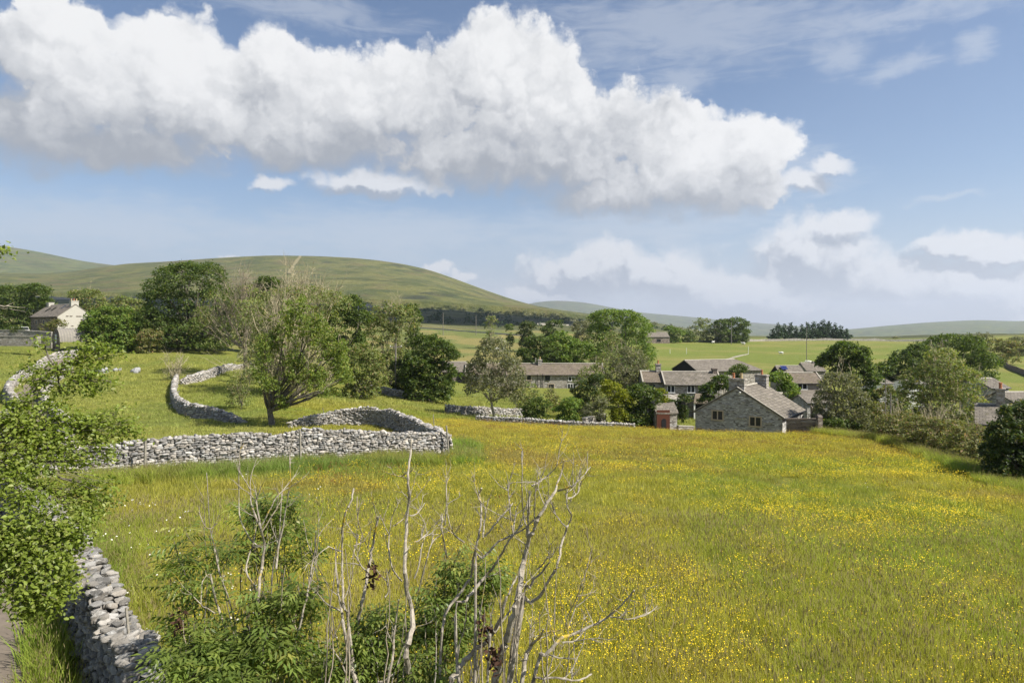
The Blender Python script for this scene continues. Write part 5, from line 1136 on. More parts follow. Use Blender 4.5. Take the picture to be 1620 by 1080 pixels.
# each stem: (distance at tip, distance at foot, width px at tip, width px at foot, [(px, py) tip..foot])
STEMS = {'left': [
 (7.5,7.2,2,4,[(378,735),(378,790),(380,820),(388,838),(400,857),(415,866)]),
 (7.3,7.2,3,9,[(396,775),(398,797),(404,815),(411,835),(418,858),(416,890),(411,915),(408,950),(400,1000),(390,1085)]),
 (7.2,7.2,3,4,[(405,793),(409,812),(412,835)]),(7.4,7.2,2,4,[(455,771),(440,783),(430,800),(415,830)]),(7.4,7.2,2,3,[(447,788),(436,806),(415,840)]),
 (7.1,7.2,3,6,[(401,863),(396,872),(390,892),(392,912),(400,922),(406,935)]),
 (7.6,7.3,2,5,[(327,747),(330,800),(332,835),(340,870),(347,905),(356,930),(368,968),(376,1020),(380,1085)]),
 (7.2,7.1,4,7,[(333,908),(338,935),(345,960),(352,980),(358,1000),(366,1085)]),(7.2,7.1,2,4,[(320,920),(318,955),(328,962),(342,970)]),
 (7.0,7.0,3,6,[(500,840),(498,870),(493,895),(487,935),(480,965),(472,1000),(455,1040),(438,1085)]),(7.1,7.0,2,4,[(504,838),(500,880),(490,930),(484,955)]),
 (7.2,7.0,2,4,[(472,920),(474,960),(470,1000),(457,1040),(446,1085)]),(7.1,7.0,2,5,[(458,727),(459,760),(455,790),(448,830),(440,870),(436,900)]),
 (6.9,6.9,3,5,[(300,1004),(301,1040),(308,1085)]),(7.2,7.1,2,3,[(315,810),(325,833),(335,835),(343,827)]),
 (7.3,7.2,2,4,[(446,776),(443,830),(440,860),(432,895),(428,960)]),(6.8,6.8,9,10,[(421,1066),(424,1075),(426,1090)]),
 (7.1,7.0,2,4,[(505,970),(492,985),(482,1010),(470,1050),(455,1085)]),(7.0,7.0,2,4,[(515,1020),(508,1045),(494,1062),(486,1085)]),
 (7.0,6.9,3,5,[(503,1012),(505,1045),(496,1085)])],
 'middle': [
 (6.9,6.8,4,7,[(560,772),(556,790),(548,808),(543,830),(541,860),(541,900),(543,940),(545,962),(552,990)]),
 (6.8,6.8,3,4,[(518,863),(528,868),(538,871)]),(6.8,6.8,4,5,[(531,880),(533,910),(536,940),(542,960)]),
 (6.7,6.7,3,5,[(499,934),(510,947),(522,958),(538,965)]),
 (6.8,6.6,5,11,[(536,942),(541,970),(546,1000),(550,1030),(556,1055),(566,1092)]),
 (7.4,7.2,5,9,[(598,817),(594,840),(590,858),(587,880),(582,905),(577,930),(572,955),(566,985),(560,1040)]),
 (7.3,7.2,2,3,[(565,785),(566,820),(575,850),(586,875),(595,900),(612,919)]),
 (7.2,7.1,3,4,[(567,846),(561,870),(556,884)]),(7.2,7.1,2,3,[(574,857),(560,863)]),(7.2,7.1,2,4,[(562,880),(572,895),(584,908)]),
 (7.3,7.0,2,5,[(627,802),(620,818),(616,845),(615,870),(619,895),(626,908),(636,918)]),
 (7.1,6.7,4,15,[(650,694),(650,712),(646,740),(646,765),(648,785),(645,810),(643,840),(641,870),(641,905),(643,935),(650,955),(652,985),(650,1010),(642,1035),(646,1060),(650,1092)]),
 (7.1,7.1,2,3,[(635,752),(640,755),(646,758)]),(7.1,7.0,3,4,[(694,848),(682,860),(675,885),(667,915),(662,935)]),
 (7.1,7.0,2,4,[(676,842),(668,860),(664,890),(656,915)]),(7.2,7.0,2,3,[(648,795),(638,820),(622,832)]),
 (6.7,6.7,3,7,[(631,948),(627,975),(623,1010),(621,1045),(612,1092)]),(7.2,7.1,2,4,[(706,769),(706,800),(704,830)]),
 (7.2,7.1,3,5,[(699,813),(699,835),(703,860),(707,882)]),(7.2,7.1,2,5,[(708,811),(713,835),(722,848),(735,857)]),
 (6.9,6.7,2,4,[(672,795),(660,812),(648,815)]),(7.0,6.8,2,4,[(676,843),(662,855),(656,856)]),
 (6.8,6.7,3,5,[(525,1024),(536,1040),(545,1060),(552,1090)]),(6.7,6.6,4,6,[(621,1066),(606,1078),(596,1094)]),
 (6.9,6.7,2,4,[(690,1000),(690,1040),(686,1092)]),(7.0,6.8,2,4,[(612,918),(614,935),(610,944)]),
 (6.8,6.7,2,4,[(660,990),(640,1020),(626,1060),(618,1092)])],
 'right': [
 (6.7,6.5,3,22,[(892,727),(889,745),(882,765),(875,783),(862,800),(850,822),(842,842),(834,862),(829,885),(825,910),(822,935),(816,960),(808,990),(797,1020),(788,1050),(780,1092)]),
 (6.8,6.7,2,5,[(934,738),(925,750),(918,757),(906,768),(894,773),(882,776)]),(6.8,6.7,2,5,[(906,745),(900,765),(896,785),(898,803),(904,815),(900,828),(896,834)]),
 (6.8,6.7,2,4,[(919,760),(916,775),(908,785),(898,788)]),(6.7,6.7,2,4,[(875,793),(876,808),(885,822),(896,833)]),
 (6.7,6.6,5,9,[(897,833),(892,850),(887,866),(884,884),(877,903),(866,920),(859,936),(850,946),(838,953),(826,962)]),
 (6.8,6.7,2,5,[(884,733),(874,745),(862,755),(852,763),(842,768)]),(6.8,6.7,5,7,[(838,775),(837,800),(836,825),(834,850),(834,862)]),
 (6.8,6.7,3,4,[(848,762),(846,790),(845,820),(846,832)]),(6.9,6.7,3,7,[(862,805),(848,818),(830,835),(812,845),(790,856),(775,870),(762,884),(752,895)]),
 (7.1,6.9,3,5,[(811,796),(803,806),(790,820),(778,835),(767,848)]),(6.9,6.8,4,8,[(828,828),(815,842),(805,855),(797,870),(788,885),(778,900),(765,915),(750,932),(738,950),(720,975)]),
 (6.9,6.8,3,4,[(826,712),(826,750),(826,790),(829,820),(836,838),(838,856)]),(6.9,6.8,3,4,[(803,768),(806,800),(811,842)]),(6.9,6.8,3,4,[(817,812),(813,830),(812,845)]),
 (6.6,6.5,4,16,[(818,910),(808,932),(799,952),(793,975),(783,995),(768,1015),(750,1030),(735,1045),(722,1065),(710,1092)]),
 (6.5,6.5,4,9,[(870,888),(858,903),(845,915),(838,930),(828,945)]),(6.5,6.5,3,4,[(868,878),(860,890),(850,900)]),
 (6.2,6.3,4,9,[(1003,933),(993,946),(980,960),(965,974),(945,985),(925,995),(905,1003),(890,1008),(875,1022),(862,1036),(850,1050)]),
 (6.2,6.2,2,4,[(1040,958),(1030,967),(1018,973),(1002,978)]),(6.2,6.2,2,4,[(992,980),(980,977),(966,975)]),(6.2,6.2,2,4,[(925,995),(918,1005),(908,1014),(890,1016)]),
 (6.4,6.4,4,12,[(860,995),(854,1008),(843,1017),(836,1030),(830,1050),(822,1092)]),(6.3,6.3,2,3,[(936,868),(928,900),(918,930),(910,950),(898,975),(892,1000)]),
 (6.5,6.4,2,4,[(881,893),(878,940),(877,990),(876,1030),(868,1060),(854,1092)]),(6.3,6.3,4,6,[(936,1065),(922,1073),(905,1076),(880,1071),(860,1074),(840,1086)]),
 (6.3,6.3,3,5,[(911,1045),(905,1060),(899,1092)]),(6.4,6.4,3,4,[(901,1041),(885,1040),(870,1036),(852,1034)]),(6.4,6.4,2,4,[(868,983),(878,1003),(884,1012)]),
 (7.0,6.9,4,8,[(762,772),(757,785),(761,800),(760,830),(754,860),(749,885),(745,910),(735,928),(722,945),(706,966),(700,1000),(696,1092)]),
 (7.0,6.9,3,4,[(773,788),(769,805),(766,828),(764,850)]),(6.9,6.8,2,3,[(756,788),(764,798),(768,806)]),
 (6.8,6.6,3,7,[(822,940),(800,975),(782,1000),(775,1005)]),(6.7,6.6,2,4,[(838,985),(838,1020),(830,1060)]),(6.6,6.5,2,4,[(782,1010),(776,1050),(770,1092)]),
 (6.9,6.8,2,4,[(738,950),(735,990),(726,1020),(724,1060)]),(6.4,6.4,2,4,[(912,955),(905,975),(898,995)]),(6.3,6.3,2,3,[(908,1000),(908,1035),(910,1048)])]}
HUMP = {'left': 'dead_ash', 'middle': 'dead_ash', 'right': 'dead_ash'}
LAB = {'left': 'leafy ash coppice with a few bleached forked stems at the lower left', 'middle': 'upright bare lichened ash stems in the lower middle foreground', 'right': 'forked dead ash with long crooked branches reaching right over the buttercups'}
ROOT = {'left': (-2.75, 6.9), 'middle': (-1.25, 6.5), 'right': (-.35, 6.3)}
for key in ('left', 'middle', 'right'):
    r_ = np.random.RandomState({'left': 1, 'middle': 2, 'right': 3}[key]); rx, ry = ROOT[key]; gzr = float(gz(rx, ry)); root = empty('dead_ash', LAB[key], 'tree', (rx, ry, gzr), 0, 'dead ash coppice in the foreground')
    base = Vector((rx, ry, gzr)); mt = MB()
    for (Yt, Yb, wt, wb, path) in STEMS[key]:
        n = len(path); pts = []; rad = []
        for i, (a, b) in enumerate(path):
            t = i/(n-1); Yk = Yt+(Yb-Yt)*t+.12*math.sin(i*1.3+a*.05); pts.append(pt(a, b, Yk)-base); rad.append((wt+(wb-wt)*t)/2/FPX*Yk*.62)
        low = path[-1][1] > 1080
        if low: e = pts[-1]; pts += [e*.62+Vector((0, 0, -.0)), Vector((r_.normal()*.12, r_.normal()*.12, -.1))]; rad += [rad[-1]*1.25, rad[-1]*1.6]
        if wb >= 7 and not low: pts += [pts[-1]*.55+Vector((0,0,0)), Vector((r_.normal()*.1, r_.normal()*.1, -.1))]; rad += [rad[-1]*1.1, rad[-1]*1.4]
        mb = MB(); Q, Rr = tube_path(mb, pts, rad, 7 if wb > 5 else 5, r_); 
        for k in range(int(r_.uniform(1.5, 4.5))):
            i = r_.randint(0, max(1, int(len(Q)*.7))); d = (Q[max(i-1, 0)]-Q[min(i+1, len(Q)-1)]).normalized(); s = Vector(tuple(r_.normal(size=3))); dd = d*.8+s*.5+Vector((0,0,.35)); twig_spray(mb, Q[i], dd, r_.uniform(.10, .45), .0055, r_, 1, 4)
        mb.build('branch', 'dead' if wb >= 4 else 'graydead', root)
    for k in range({'left': 7, 'middle': 10, 'right': 7}[key]):    # thin upright dead shoots
        a = {'left': (290, 520), 'middle': (510, 720), 'right': (700, 900)}[key]; px = r_.uniform(*a); Yk = ry+r_.uniform(-.2, .7); top = r_.uniform(860, 1000); p0 = pt(px+r_.uniform(-25, 10), 1100, Yk)-base; p1 = pt(px, top, Yk+.1)-base
        mt = MB(); limb(mt, p0, p1, .008, .0035, r_, 4, 6, .05); mt.build('shoot', 'graydead', root)

# pinnate leaves of the living shoots
def pinnate(P0, D, r_, n=4, ll=.085, w=.03, sp=.055):
    """arrays of leaves: at each P0 a rachis along D with n pairs of leaflets and one at the tip"""
    V = []; C = []; k = len(P0); D = D/np.linalg.norm(D, axis=1)[:, None]; up = np.array([0, 0, 1.])+r_.normal(size=(k, 3))*.3
    S = np.cross(D, up); S /= np.linalg.norm(S, axis=1)[:, None]; U = np.cross(S, D); tint = np.stack([r_.uniform(0, 1, k), r_.uniform(0, 1, k)**1.4, r_.uniform(0, 1, k)], 1); out = []
    for j in range(n*2+1):
        if j == n*2: q = P0+D*sp*(n+.2); d = D-U*.25; l = ll*1.05
        else:
            s = 1 if j % 2 else -1; i = j//2; q = P0+D*sp*(i+.6)-U*(.012*i); d = D*.55+S*s*.9-U*.30+r_.normal(size=(k, 3))*.12; l = ll*(.8+.25*math.sin(math.pi*(i+.5)/n))
        d = d/np.linalg.norm(d, axis=1)[:, None]; b = np.cross(U, d); b /= np.linalg.norm(b, axis=1)[:, None]; L = l*r_.uniform(.8, 1.15, k)[:, None]; nn = np.cross(d, b)
        A = q; B = q+d*L*.4+b*w*.5+nn*w*.12; Cc = q+d*L-np.array([0, 0, .02]); E = q+d*L*.4-b*w*.5+nn*w*.12; Mid = q+d*L*.45
        out.append(np.stack([A, E, Mid, B, Cc], 1)); C.append(tint)
    V = np.concatenate(out, 0).reshape(-1, 3); m_ = len(V)//5; C = np.repeat(np.concatenate(C, 0), 5, 0); o = (np.arange(m_)*5)[:, None]
    F = np.concatenate([o+[0, 1, 2], o+[1, 4, 2], o+[0, 2, 3], o+[2, 4, 3]], 1).reshape(-1, 3); return V, F, C
def ashfoliage(name, label, root_xy, clusters, n, seed, nl, parentless=True, ll=.115):
    """clusters: (px, py, rpx, rpy, Y)"""
    r_ = np.random.RandomState(seed); bx, by = root_xy; b = Vector((bx, by, float(gz(bx, by)))); root = empty(name, label, 'shrub', b)
    A = np.array([c[2]*c[3] for c in clusters], float); P, D = [], []; mb = MB()
    for ci, (px, py, rx_, ry_, Yk) in enumerate(clusters):
        k = int(n*A[ci]/A.sum()); c = pt(px, py, Yk)-b; R3 = np.array([rx_/FPX*Yk, max(rx_, ry_)/FPX*Yk*.8, ry_/FPX*Yk])
        st = [limb(mb, (r_.normal()*.15, r_.normal()*.15, -.1), c+Vector((q*R3[0], r_.uniform(-.5, .5)*R3[1], r_.uniform(-.3, .8)*R3[2])), .014, .004, r_, 5, 7, .12) for q in np.linspace(-.8, .8, max(2, int(rx_/9)))]
        ns = max(3, k//7)
        for s_ in range(ns):                           # shoots that carry whorls of leaves
            d = r_.normal(size=3); d /= np.linalg.norm(d); rr = r_.uniform(.25, 1)**.5; e = np.array(c)+d*R3*rr; a = e-np.array([r_.normal()*.06, r_.normal()*.06, .22]); limb(mb, a, e, .005, .0025, r_, 4, 3, .1)
            ph = r_.uniform(0, 6)
            for w in range(7):
                an = ph+w*2.2; el = .55-.12*w*.4; P.append(a+(e-a)*(1-.11*w)); D.append((math.cos(an), math.sin(an), el*r_.uniform(.3, 1.2)))
    V, F, C = pinnate(np.array(P), np.array(D), r_, nl, ll); link('foliage', mesh_np('foliage', V, F, M['nearash'], C), root); mb.build('stems', 'bark', root); return root
ashfoliage('ash_shrub', 'feathery green ash shoots filling the lower left foreground', (-3.0, 7.3), [(300,860,26,30,7.7),(285,905,26,22,7.5),(310,930,34,26,7.3),(350,880,22,34,7.7),(290,985,24,18,7.2),(330,1010,60,32,7.0),(420,1000,60,40,6.9),(370,1050,90,36,6.7),(470,930,28,26,7.1),(440,950,40,26,7.1),(400,955,24,20,7.2),(300,1050,36,32,6.7),(470,1040,40,34,6.8)], 760, 11, 4)
ashfoliage('ash_shrub', 'dark leafed ash shoots behind the bleached forked stems', (-2.6, 8.3), [(440,810,34,32,8.2),(410,835,18,26,8.1),(460,850,34,26,8.2),(475,880,24,18,8.0),(430,880,26,22,8.1),(445,790,24,16,8.3),(400,790,12,18,8.2)], 240, 12, 4, ll=.11)
ashfoliage('sapling_bush', 'dense small leafed bush among the upright bare stems', (-1.35, 7.0), [(585,985,34,26,7.1),(600,1020,50,34,7.0),(560,1050,40,34,6.9),(615,960,24,18,7.1),(640,1050,36,30,6.9),(520,1060,30,28,6.9),(690,1060,40,28,6.9)], 620, 13, 3, ll=.07)
ashfoliage('sapling_bush', 'broad leafy bush behind the forked dead ash', (-.75, 7.6), [(700,930,36,30,7.7),(730,900,30,26,7.8),(760,920,34,22,7.7),(690,970,44,32,7.5),(740,960,34,26,7.6),(715,880,18,16,7.8),(660,990,26,26,7.4),(720,1010,40,26,7.4),(765,885,22,14,7.8),(800,905,20,14,7.7)], 650, 14, 3, ll=.075)
# a few hanging withered leaf clusters
for (px, py, Yk, lab) in ((590,905,7.1,'withered brown leaf cluster hanging on the second upright stem'),(764,995,6.5,'dark withered leaf bunch at the foot of forked ash'),(284,985,7.0,'dry brown leaf bunch at left side of the leafy coppice'),(780,1035,6.4,'small withered leaf bunch low on the forked ash')):
    r_ = np.random.RandomState(px); n = 40; Pn = np.stack([r_.normal(0, .035, n), r_.normal(0, .03, n), r_.normal(-.03, .075, n)], 1); V, F, C = leaves(Pn, np.zeros((n, 3)), .06, r_, r_.uniform(0, 1, (n, 3)), -.2)
    o = link('withered_leaves', mesh_np('withered_leaves', V, F, M['withered'], C)); o.location = pt(px, py, Yk); tag(o, lab, 'dead leaves')

# ------------------------------------------------------------------ near tree at the left edge
r_ = np.random.RandomState(44); TB = Vector((-9.6, 7.6, float(gz(-9.6, 7.6)))); nt_ = empty('near_tree', 'near leafy tree reaching in from the left edge over lane and wall', 'tree', TB)
CL = [(150,556,26,14,10.2),(125,565,22,14,10.1),(175,562,22,10,10.4),(80,590,24,16,9.9),(60,605,20,16,9.8),(48,585,16,12,9.9),(118,600,26,15,10.0),(150,592,26,18,10.2),(175,608,12,10,10.3),(145,618,10,8,10.2),(95,622,16,12,10.),(70,545,12,10,10.0),
 (40,640,34,20,9.6),(20,665,34,26,9.3),(75,665,40,20,9.6),(120,670,36,20,9.8),(160,668,34,20,10.0),(195,675,26,16,10.2),(215,684,14,9,10.3),(185,655,18,12,10.2),(90,645,22,12,9.7),
 (30,705,44,26,9.2),(90,700,50,26,9.5),(150,700,36,18,9.9),(60,735,50,20,9.2),(15,740,30,22,9.0),(120,730,30,14,9.6),(170,715,20,10,10.),
 (150,770,40,14,9.4),(115,790,44,18,9.2),(165,790,24,12,9.5),(75,775,24,12,9.1),(30,790,34,20,8.8),(130,815,36,14,9.1),(20,765,24,12,8.8),
 (50,835,52,28,8.6),(20,870,34,34,8.4),(85,860,40,30,8.7),(120,850,30,24,8.9),(60,905,44,32,8.4),(100,900,28,26,8.6),(30,940,30,24,8.3),(70,950,34,22,8.4),(45,965,16,14,8.3),(95,940,18,22,8.5),(0,840,24,30,8.4),(0,910,22,24,8.3),
 (4,396,12,7,9.5)]
mb = MB(); Ps, Os, Ts = [], [], []
hubs = {'low': pt(-30, 860, 8.4), 'mid': pt(-30, 720, 9.0), 'top': pt(-25, 700, 9.3), 'sky': pt(-60, 470, 9.2)}
crown_base = TB+Vector((.25, .2, 2.0))
tp = limb(mb, (0,0,-.2), (.25,.2,2.2), .20, .15, r_, 9, 5, .03); mb.tube([(.25,.2,2.1),(.1,.6,3.4),(-.3,1.1,5.0),(-.6,1.4,6.6)], [.15,.12,.08,.05], 8)
for k, h in hubs.items(): limb(mb, (.2,.3,2.3+{'low':0,'mid':.5,'top':1.2,'sky':2.2}[k]), h-TB, .075, .04, r_, 7, 6, .06)
mbr = limb(mb, hubs['top']-TB, pt(45,632,9.7)-TB, .042, .032, r_, 7, 5, .03); limb(mb, pt(45,632,9.7)-TB, pt(90,580,10.)-TB, .03, .02, r_, 6, 4, .03); limb(mb, pt(90,580,10.)-TB, pt(160,556,10.3)-TB, .02, .009, r_, 6, 4, .05)
limb(mb, pt(70,605,9.9)-TB, pt(120,612,10.)-TB, .014, .007, r_, 5, 4, .05); limb(mb, pt(85,588,10)-TB, pt(180,605,10.3)-TB, .014, .006, r_, 5, 5, .08)
for (px, py, rx_, ry_, Yk) in CL:
    c = pt(px, py, Yk)-TB; hk = 'sky' if py < 450 else 'low' if py > 800 else ('mid' if py > 690 else 'top'); R3 = np.array([rx_, rx_*.9, ry_])/FPX*Yk
    src = hubs[hk]-TB if py > 640 else pt(90, 585, 10.)-TB
    if py < 450: src = hubs['sky']-TB
    P0 = limb(mb, src, c, .020, .007, r_, 5, 6, .10)
    nsh = int(max(4, rx_*ry_/31))
    for s in range(nsh):
        d = r_.normal(size=3); d /= np.linalg.norm(d); e = np.array(c)+d*R3*r_.uniform(.3, 1.05); limb(mb, P0[r_.randint(3, 7)], e, .005, .002, r_, 4, 3, .12)
        nl = r_.randint(18, 29); q = r_.normal(size=(nl, 3))*[.085, .085, .055]; Ps.append(e+q); Os.append(np.tile(d, (nl, 1))); tv = r_.uniform(); Ts.append(np.stack([np.clip(tv*.5+r_.uniform(0, .5, nl), 0, 1), r_.uniform(0, 1, nl), r_.uniform(0, 1, nl)], 1))
P_, O_, T_ = map(np.vstack, (Ps, Os, Ts))
# leaf: five cornered blade folded along its rib
def blades(P, out, size, r_, tint):
    n = len(P); N = out*.35+np.array([.15, -.1, .8])+r_.normal(size=(n, 3))*.5; N /= np.linalg.norm(N, axis=1)[:, None]; A = r_.normal(size=(n, 3)); A -= (A*N).sum(1)[:, None]*N; A /= np.linalg.norm(A, axis=1)[:, None]; B = np.cross(N, A); s = size*r_.uniform(.6, 1.3, n)[:, None]
    V = np.stack([P, P+A*s*.35-B*s*.30+N*s*.10, P+A*s*.75-B*s*.22+N*s*.05, P+A*s*1.02-N*s*.10, P+A*s*.75+B*s*.22+N*s*.05, P+A*s*.35+B*s*.30+N*s*.10, P+A*s*.45], 1)
    o = (np.arange(n)*7)[:, None]; F = np.concatenate([o+[0,1,6], o+[1,2,6], o+[2,3,6], o+[3,4,6], o+[4,5,6], o+[5,0,6]], 1).reshape(-1, 3); return V.reshape(-1, 3), F, np.repeat(tint, 7, 0)
V, F, C = blades(P_, O_, .056, r_, T_); link('foliage', mesh_np('foliage', V, F, M['near'], C), nt_); mb.build('trunk_and_limbs', 'bark', nt_)
# off frame upper crown: shades the lane
CL2 = [(-1.2, .3, 5.2, 1.5, 1.4, 1.2), (-.2, 1.2, 6.2, 1.3, 1.4, 1.2), (-2.2, 1.6, 4.4, 1.4, 1.3, 1.2), (-1.0, 2.6, 5.4, 1.3, 1.4, 1.1)]
V, F, C = crown(CL2, .10, r_, 1.0, .25, .3); link('foliage', mesh_np('foliage', V, F, M['near'], C), nt_)
mb = MB(); 
for s, e, r0 in (((-60,470),(8,484),.010),((8,484),(40,486),.006),((8,484),(22,478),.004),((-20,478),(12,490),.006),((0,484),(40,493),.004)):
    limb(mb, pt(*s, 9.3)-TB, pt(*e, 9.5)-TB, r0, r0*.4, r_, 5, 4, .05)
mb.build('bare_twig', 'dead', nt_)
# ------------------------------------------------------------------ posts, poles, sheep, vehicles
def post(name, label, cat, px, Y, toppy, r0, r1, lean=(0, 0), mat='post', basepy=None, group=None, n=6):
    b = at(px, Y); 
    h = Z(toppy, Y)-b.z; mb = MB(); mb.tube([(0, 0, -.3), (lean[0]*.5, lean[1]*.5, h*.5), (lean[0], lean[1], h)], [r0, (r0+r1)/2, r1], n); o = mb.build(name, mat); o.location = b; tag(o, label, cat, group); return o
post('fence_post', 'pale leaning fence post before left part of the enclosure wall', 'post', 229, 28.5, 694, .055, .05, (.03, 0))
post('fence_post', 'pale fence post before the middle of the enclosure wall', 'post', 476, 31.6, 679, .055, .05, (-.05, 0))
post('fence_post', 'leaning dark fence post at the right corner of the enclosure wall', 'post', 711, 35.4, 673, .05, .045, (-.16, 0))
post('fence_post', 'thin leaning post behind the enclosure near the fan shaped tree', 'post', 516, 58.5, 645, .035, .03, (-.3, 0))
post('fence_post', 'thin post standing inside the enclosure corner', 'post', 610, 55, 655, .03, .03, (.7, 0))
post('fence_post', 'slim stake beside the far corner of enclosure wall', 'post', 688, 44, 655, .03, .025, (-.1, 0))
post('fence_post', 'thin weathered stake beside the near wall', 'post', 218, 9.6, 965, .022, .018, (-.22, .1))
def pole(label, px, Y, toppy, r, arm=False, group='wire poles'):
    b = at(px, Y); h = Z(toppy, Y)-b.z; root = empty('utility_pole', label, 'pole', b, 0, group); MB().tube([(0,0,-.5),(0,0,h)], [r, r*.75], 8).build('shaft', 'pole', root)
    if arm: MB().box(-.9,.9,-.06,.06,h-.5,h-.38).build('crossarm', 'pole', root); [MB().tube([(q,0,h-.38),(q,0,h-.2)], .06, 6).build('insulator', 'white', root) for q in (-.8, 0, .8)]
    return root
pole('tall wooden wire pole beside the sycamore left of village', 626, 101, 544, .15, True)
pole('wooden pole in front of the dark oak on the skyline', 1157, 380, 509, .24)
pole('thin pole standing in the green field before the conifers', 1276, 250, 518, .13)
pole('small wooden pole left on the scrubby moor edge', 701, 420, 495, .2)
pole('small wooden pole right on the scrubby moor edge', 753, 430, 499, .2)
pole('slim pole before the white cottage at the right', 1401, 68, 598, .05)
pole('stout timber post right of the slim pole', 1409, 66, 622, .09)
for i, (px, tp, lab) in enumerate([(1184,548,'tall white gate post at the top of the broken wall'),(1060,552,'short white post left in the green field above the long barn'),(1086,550,'short white post nearer the gate post in the green field')]):
    post('white_post', lab, 'post', px, 290, tp, .09, .09, (0, 0), 'white')
# sheep
def sheep(px, Y, rz, lab, s=1.):
    b = at(px, Y); root = empty('sheep', lab, 'sheep', b, rz, 'sheep in the green field'); import bmesh
    bm = bmesh.new(); bmesh.ops.create_icosphere(bm, subdivisions=3, radius=1)
    for v in bm.verts:
        x, y, z = v.co; v.co = (x*.58*s, y*.30*s*(1+.12*math.cos(x*2)), (.62+z*.30-.04*x)*s); v.co += Vector((math.sin(v.co.y*30), math.sin(v.co.z*31), math.sin(v.co.x*29)))*.012
    o0 = len(bm.verts)
    def tubeb(P, Rr, n=8):
        rings = []
        for i, p in enumerate(P):
            d = (Vector(P[min(i+1, len(P)-1)])-Vector(P[max(i-1, 0)])).normalized(); u = d.orthogonal().normalized(); w = d.cross(u); rings.append([bm.verts.new(Vector(p)*s+(u*math.cos(6.283*k/n)+w*math.sin(6.283*k/n))*Rr[i]*s) for k in range(n)])
        for a, c in zip(rings[:-1], rings[1:]):
            for k in range(n): bm.faces.new((a[k], a[(k+1) % n], c[(k+1) % n], c[k]))
        bm.faces.new(rings[0][::-1]); bm.faces.new(rings[-1])
    tubeb([(.42,0,.70),(.60,0,.80),(.72,0,.86),(.82,0,.80),(.90,0,.70)], [.17,.12,.11,.085,.05])
    for x in (.34, -.36):
        for y in (.15, -.15): tubeb([(x,y,.5),(x+.02*(1 if x>0 else -2),y,.27),(x,y,.0)], [.085,.045,.035])
    for y in (1, -1): tubeb([(.70,y*.07,.93),(.68,y*.17,.90),(.67,y*.21,.86)], [.03,.035,.01], 5)
    tubeb([(-.55,0,.66),(-.64,0,.55),(-.65,0,.42)], [.05,.045,.03], 6)
    me = bpy.data.meshes.new('body'); bm.to_mesh(me); bm.free(); me.polygons.foreach_set('use_smooth', [True]*len(me.polygons)); link('body', me, root, [M['wool']]); return root
sheep(1236, 290, 2.8, 'white sheep standing alone below the conifers', 1.5); sheep(1276, 232, .3, 'left white sheep of a close pair under the thin pole', 1.3); sheep(1281, 229, 2.9, 'right white sheep of a close pair under the thin pole', 1.3)
sheep(1575, 152, .2, 'left white sheep grazing above the right edge cottages', 1.25); sheep(1584, 150, 3.3, 'right white sheep grazing above the right edge cottages', 1.2)
sheep(1128, 385, .5, 'distant white sheep by the far wall left of the dark oak', 1.7); sheep(1176, 372, 2.4, 'distant white sheep by the far wall right of the dark oak', 1.8)
# vehicles
def van(px, Y, rz, lab, L=4.8, H=1.9):
    b = at(px, Y); root = empty('van', lab, 'van', b, rz); h = L/2
    prof = [(-h,.35),(-h,H),(-h+.2,H+.05),(h*.35,H+.05),(h*.62,H*.62),(h*.95,H*.52),(h,.75),(h,.35)]; w = .9; n = len(prof)
    V = [(x,-w,z) for x,z in prof]+[(x,w,z) for x,z in prof]; MB().add(V, [tuple(range(n))[::-1], tuple(range(n, 2*n))]+[(k,(k+1)%n,(k+1)%n+n,k+n) for k in range(n)]).build('body', 'white', root)
    MB().add([(h*.37,-w*.93,H*.98),(h*.60,-w*.93,H*.66),(h*.60,w*.93,H*.66),(h*.37,w*.93,H*.98)], [(0,1,2,3)]).build('windscreen', 'glass', root); root.children[-1].location = (.03, 0, .05)
    for s_ in (-1, 1): MB().box(h*.05,h*.34,s_*(w+.012)-.01,s_*(w+.012)+.01,H*.62,H*.93).build('side_window', 'glass', root)
    for x in (-h*.6, h*.6):
        for s_ in (-1, 1): MB().tube([(x,s_*(w-.1),.33),(x,s_*(w+.04),.33)], .33, 16).build('wheel', 'black', root)
    return root
van(792, 282, .1, 'white van parked beside trees in the centre meadow'); van(34, 150, R(-30), 'white van roof showing behind farm garden wall at far left', 5, 1.9)
bpy.data.objects['van.001'].location.z = Z(531, 150)

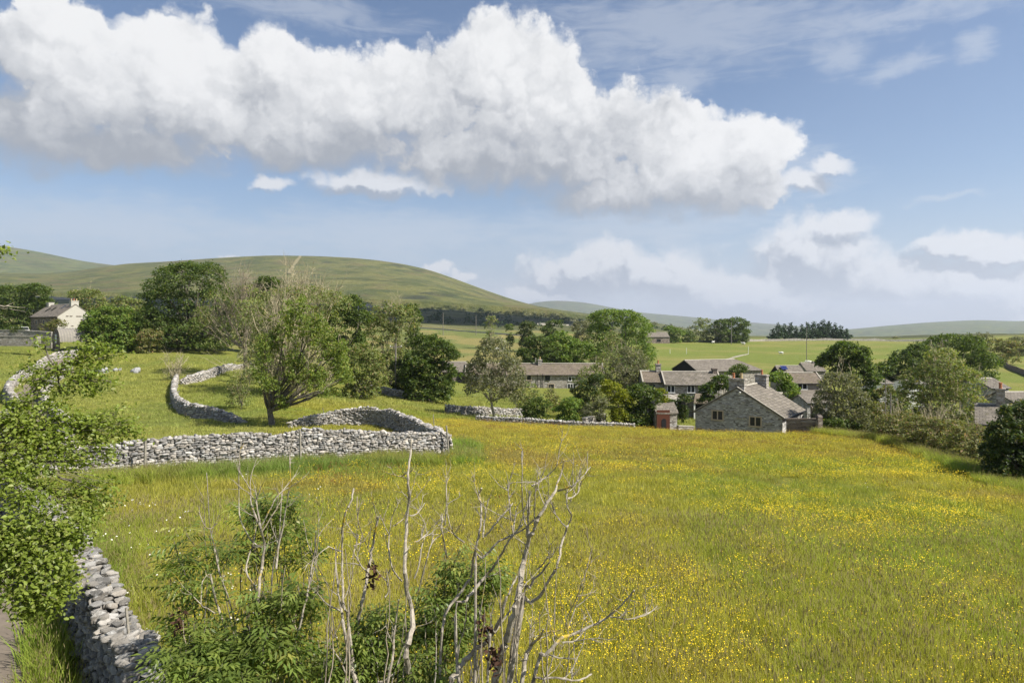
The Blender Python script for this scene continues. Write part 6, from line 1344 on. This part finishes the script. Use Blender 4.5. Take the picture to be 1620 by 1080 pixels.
# ------------------------------------------------------------------ unseen clouds placed overhead so their shadow lies along the moor edge
def cloudmesh(label, ground_pts, alt, seed):
    import bmesh
    r_ = np.random.RandomState(seed); m_ = m_cloud; V, F = [], []; off = 0
    bm = bmesh.new(); bmesh.ops.create_icosphere(bm, subdivisions=3, radius=1); tv = np.array([v.co[:] for v in bm.verts]); tf = np.array([[v.index for v in f.verts] for f in bm.faces]); bm.free()
    k = alt/sd.z
    for (x, y, rx, ry) in ground_pts:
        c = np.array([x+sd.x*k, y+sd.y*k, alt]); v = tv*[rx, ry, min(rx, ry)*.5]; v[:, 2] = np.where(v[:, 2] < 0, v[:, 2]*.35, v[:, 2]); n = fbm(v[:,0]*.012+x, v[:,1]*.012+v[:,2]*.01, seed, 4); v = v*(.75+.5*n[:, None])+c; V.append(v); F.append(tf+off); off += len(v)
    o = link('cloud', mesh_np('cloud', np.vstack(V), np.vstack(F), m_, smooth=True)); tag(o, label, 'cloud', kind='structure'); return o
m_cloud, t_, b_ = newmat('cloud'); b_.inputs['Base Color'].default_value = (.85,.86,.88,1); b_.inputs['Roughness'].default_value = 1
bandp = []
for px, Y, rx, ry in [(-300,930,240,280),(-120,930,210,280),(30,940,210,280),(160,940,210,280),(290,930,200,280),(420,920,190,290),(540,910,170,290),(650,900,150,290),(740,880,130,270),(820,840,90,190),(880,800,60,90)]:
    bandp.append(((px-HX)/FPX*Y, Y, rx, ry))
cloudmesh('unseen cumulus cloud placed overhead to cast a shadow on the moor edge', bandp, 1300, 3)

# footpath climbing the fell, draped just over its slope
def drape(pts, w, name, label, kind, lift, mat):
    P = []
    for (a, qa), (b, qb) in zip(pts[:-1], pts[1:]):
        for k in range(14): t = k/14; px = a+(b-a)*t; q = qa+(qb-qa)*t; p = HILLS['fell'](px, q); p.z += float((fbm(np.array(p.x*.004), np.array(p.y*.004), 5, 5)-.5)*26*math.sin(math.pi*q))+lift; P.append(p)
    o = link(name, ribbon(name, P, w, M[mat], 0, 1)); return tag(o, label, name, kind=kind)
drape([(457,.52),(459,.62),(463,.72),(470,.84),(474,.93),(475,.985)], 9, 'footpath', 'pale footpath climbing straight up the fell', 'structure', 2.0, 'path')
drape([(470,.30),(540,.38),(600,.42),(640,.50)], 5, 'sheep_track', 'faint sheep track slanting across the fell', 'structure', 2.0, 'path')
# ------------------------------------------------------------------ haze: one closed box of even, thin air
hz = MB().box(-14000, 14000, -3000, 24000, -420, 900).build('haze', 'white'); hz.data.materials.clear()
hm = bpy.data.materials.new('haze'); hm.use_nodes = True; ht = NT(hm.node_tree); ht.n.remove(ht.n['Principled BSDF'])
vp = ht.node('ShaderNodeVolumePrincipled'); vp.inputs['Color'].default_value = (.80,.87,1,1); vp.inputs['Density'].default_value = HAZE; vp.inputs['Anisotropy'].default_value = .2
ht.put(ht.n['Material Output'].inputs['Volume'], vp.outputs[0]); hz.data.materials.append(hm); tag(hz, 'thin summer haze over the whole valley', 'haze', kind='stuff')
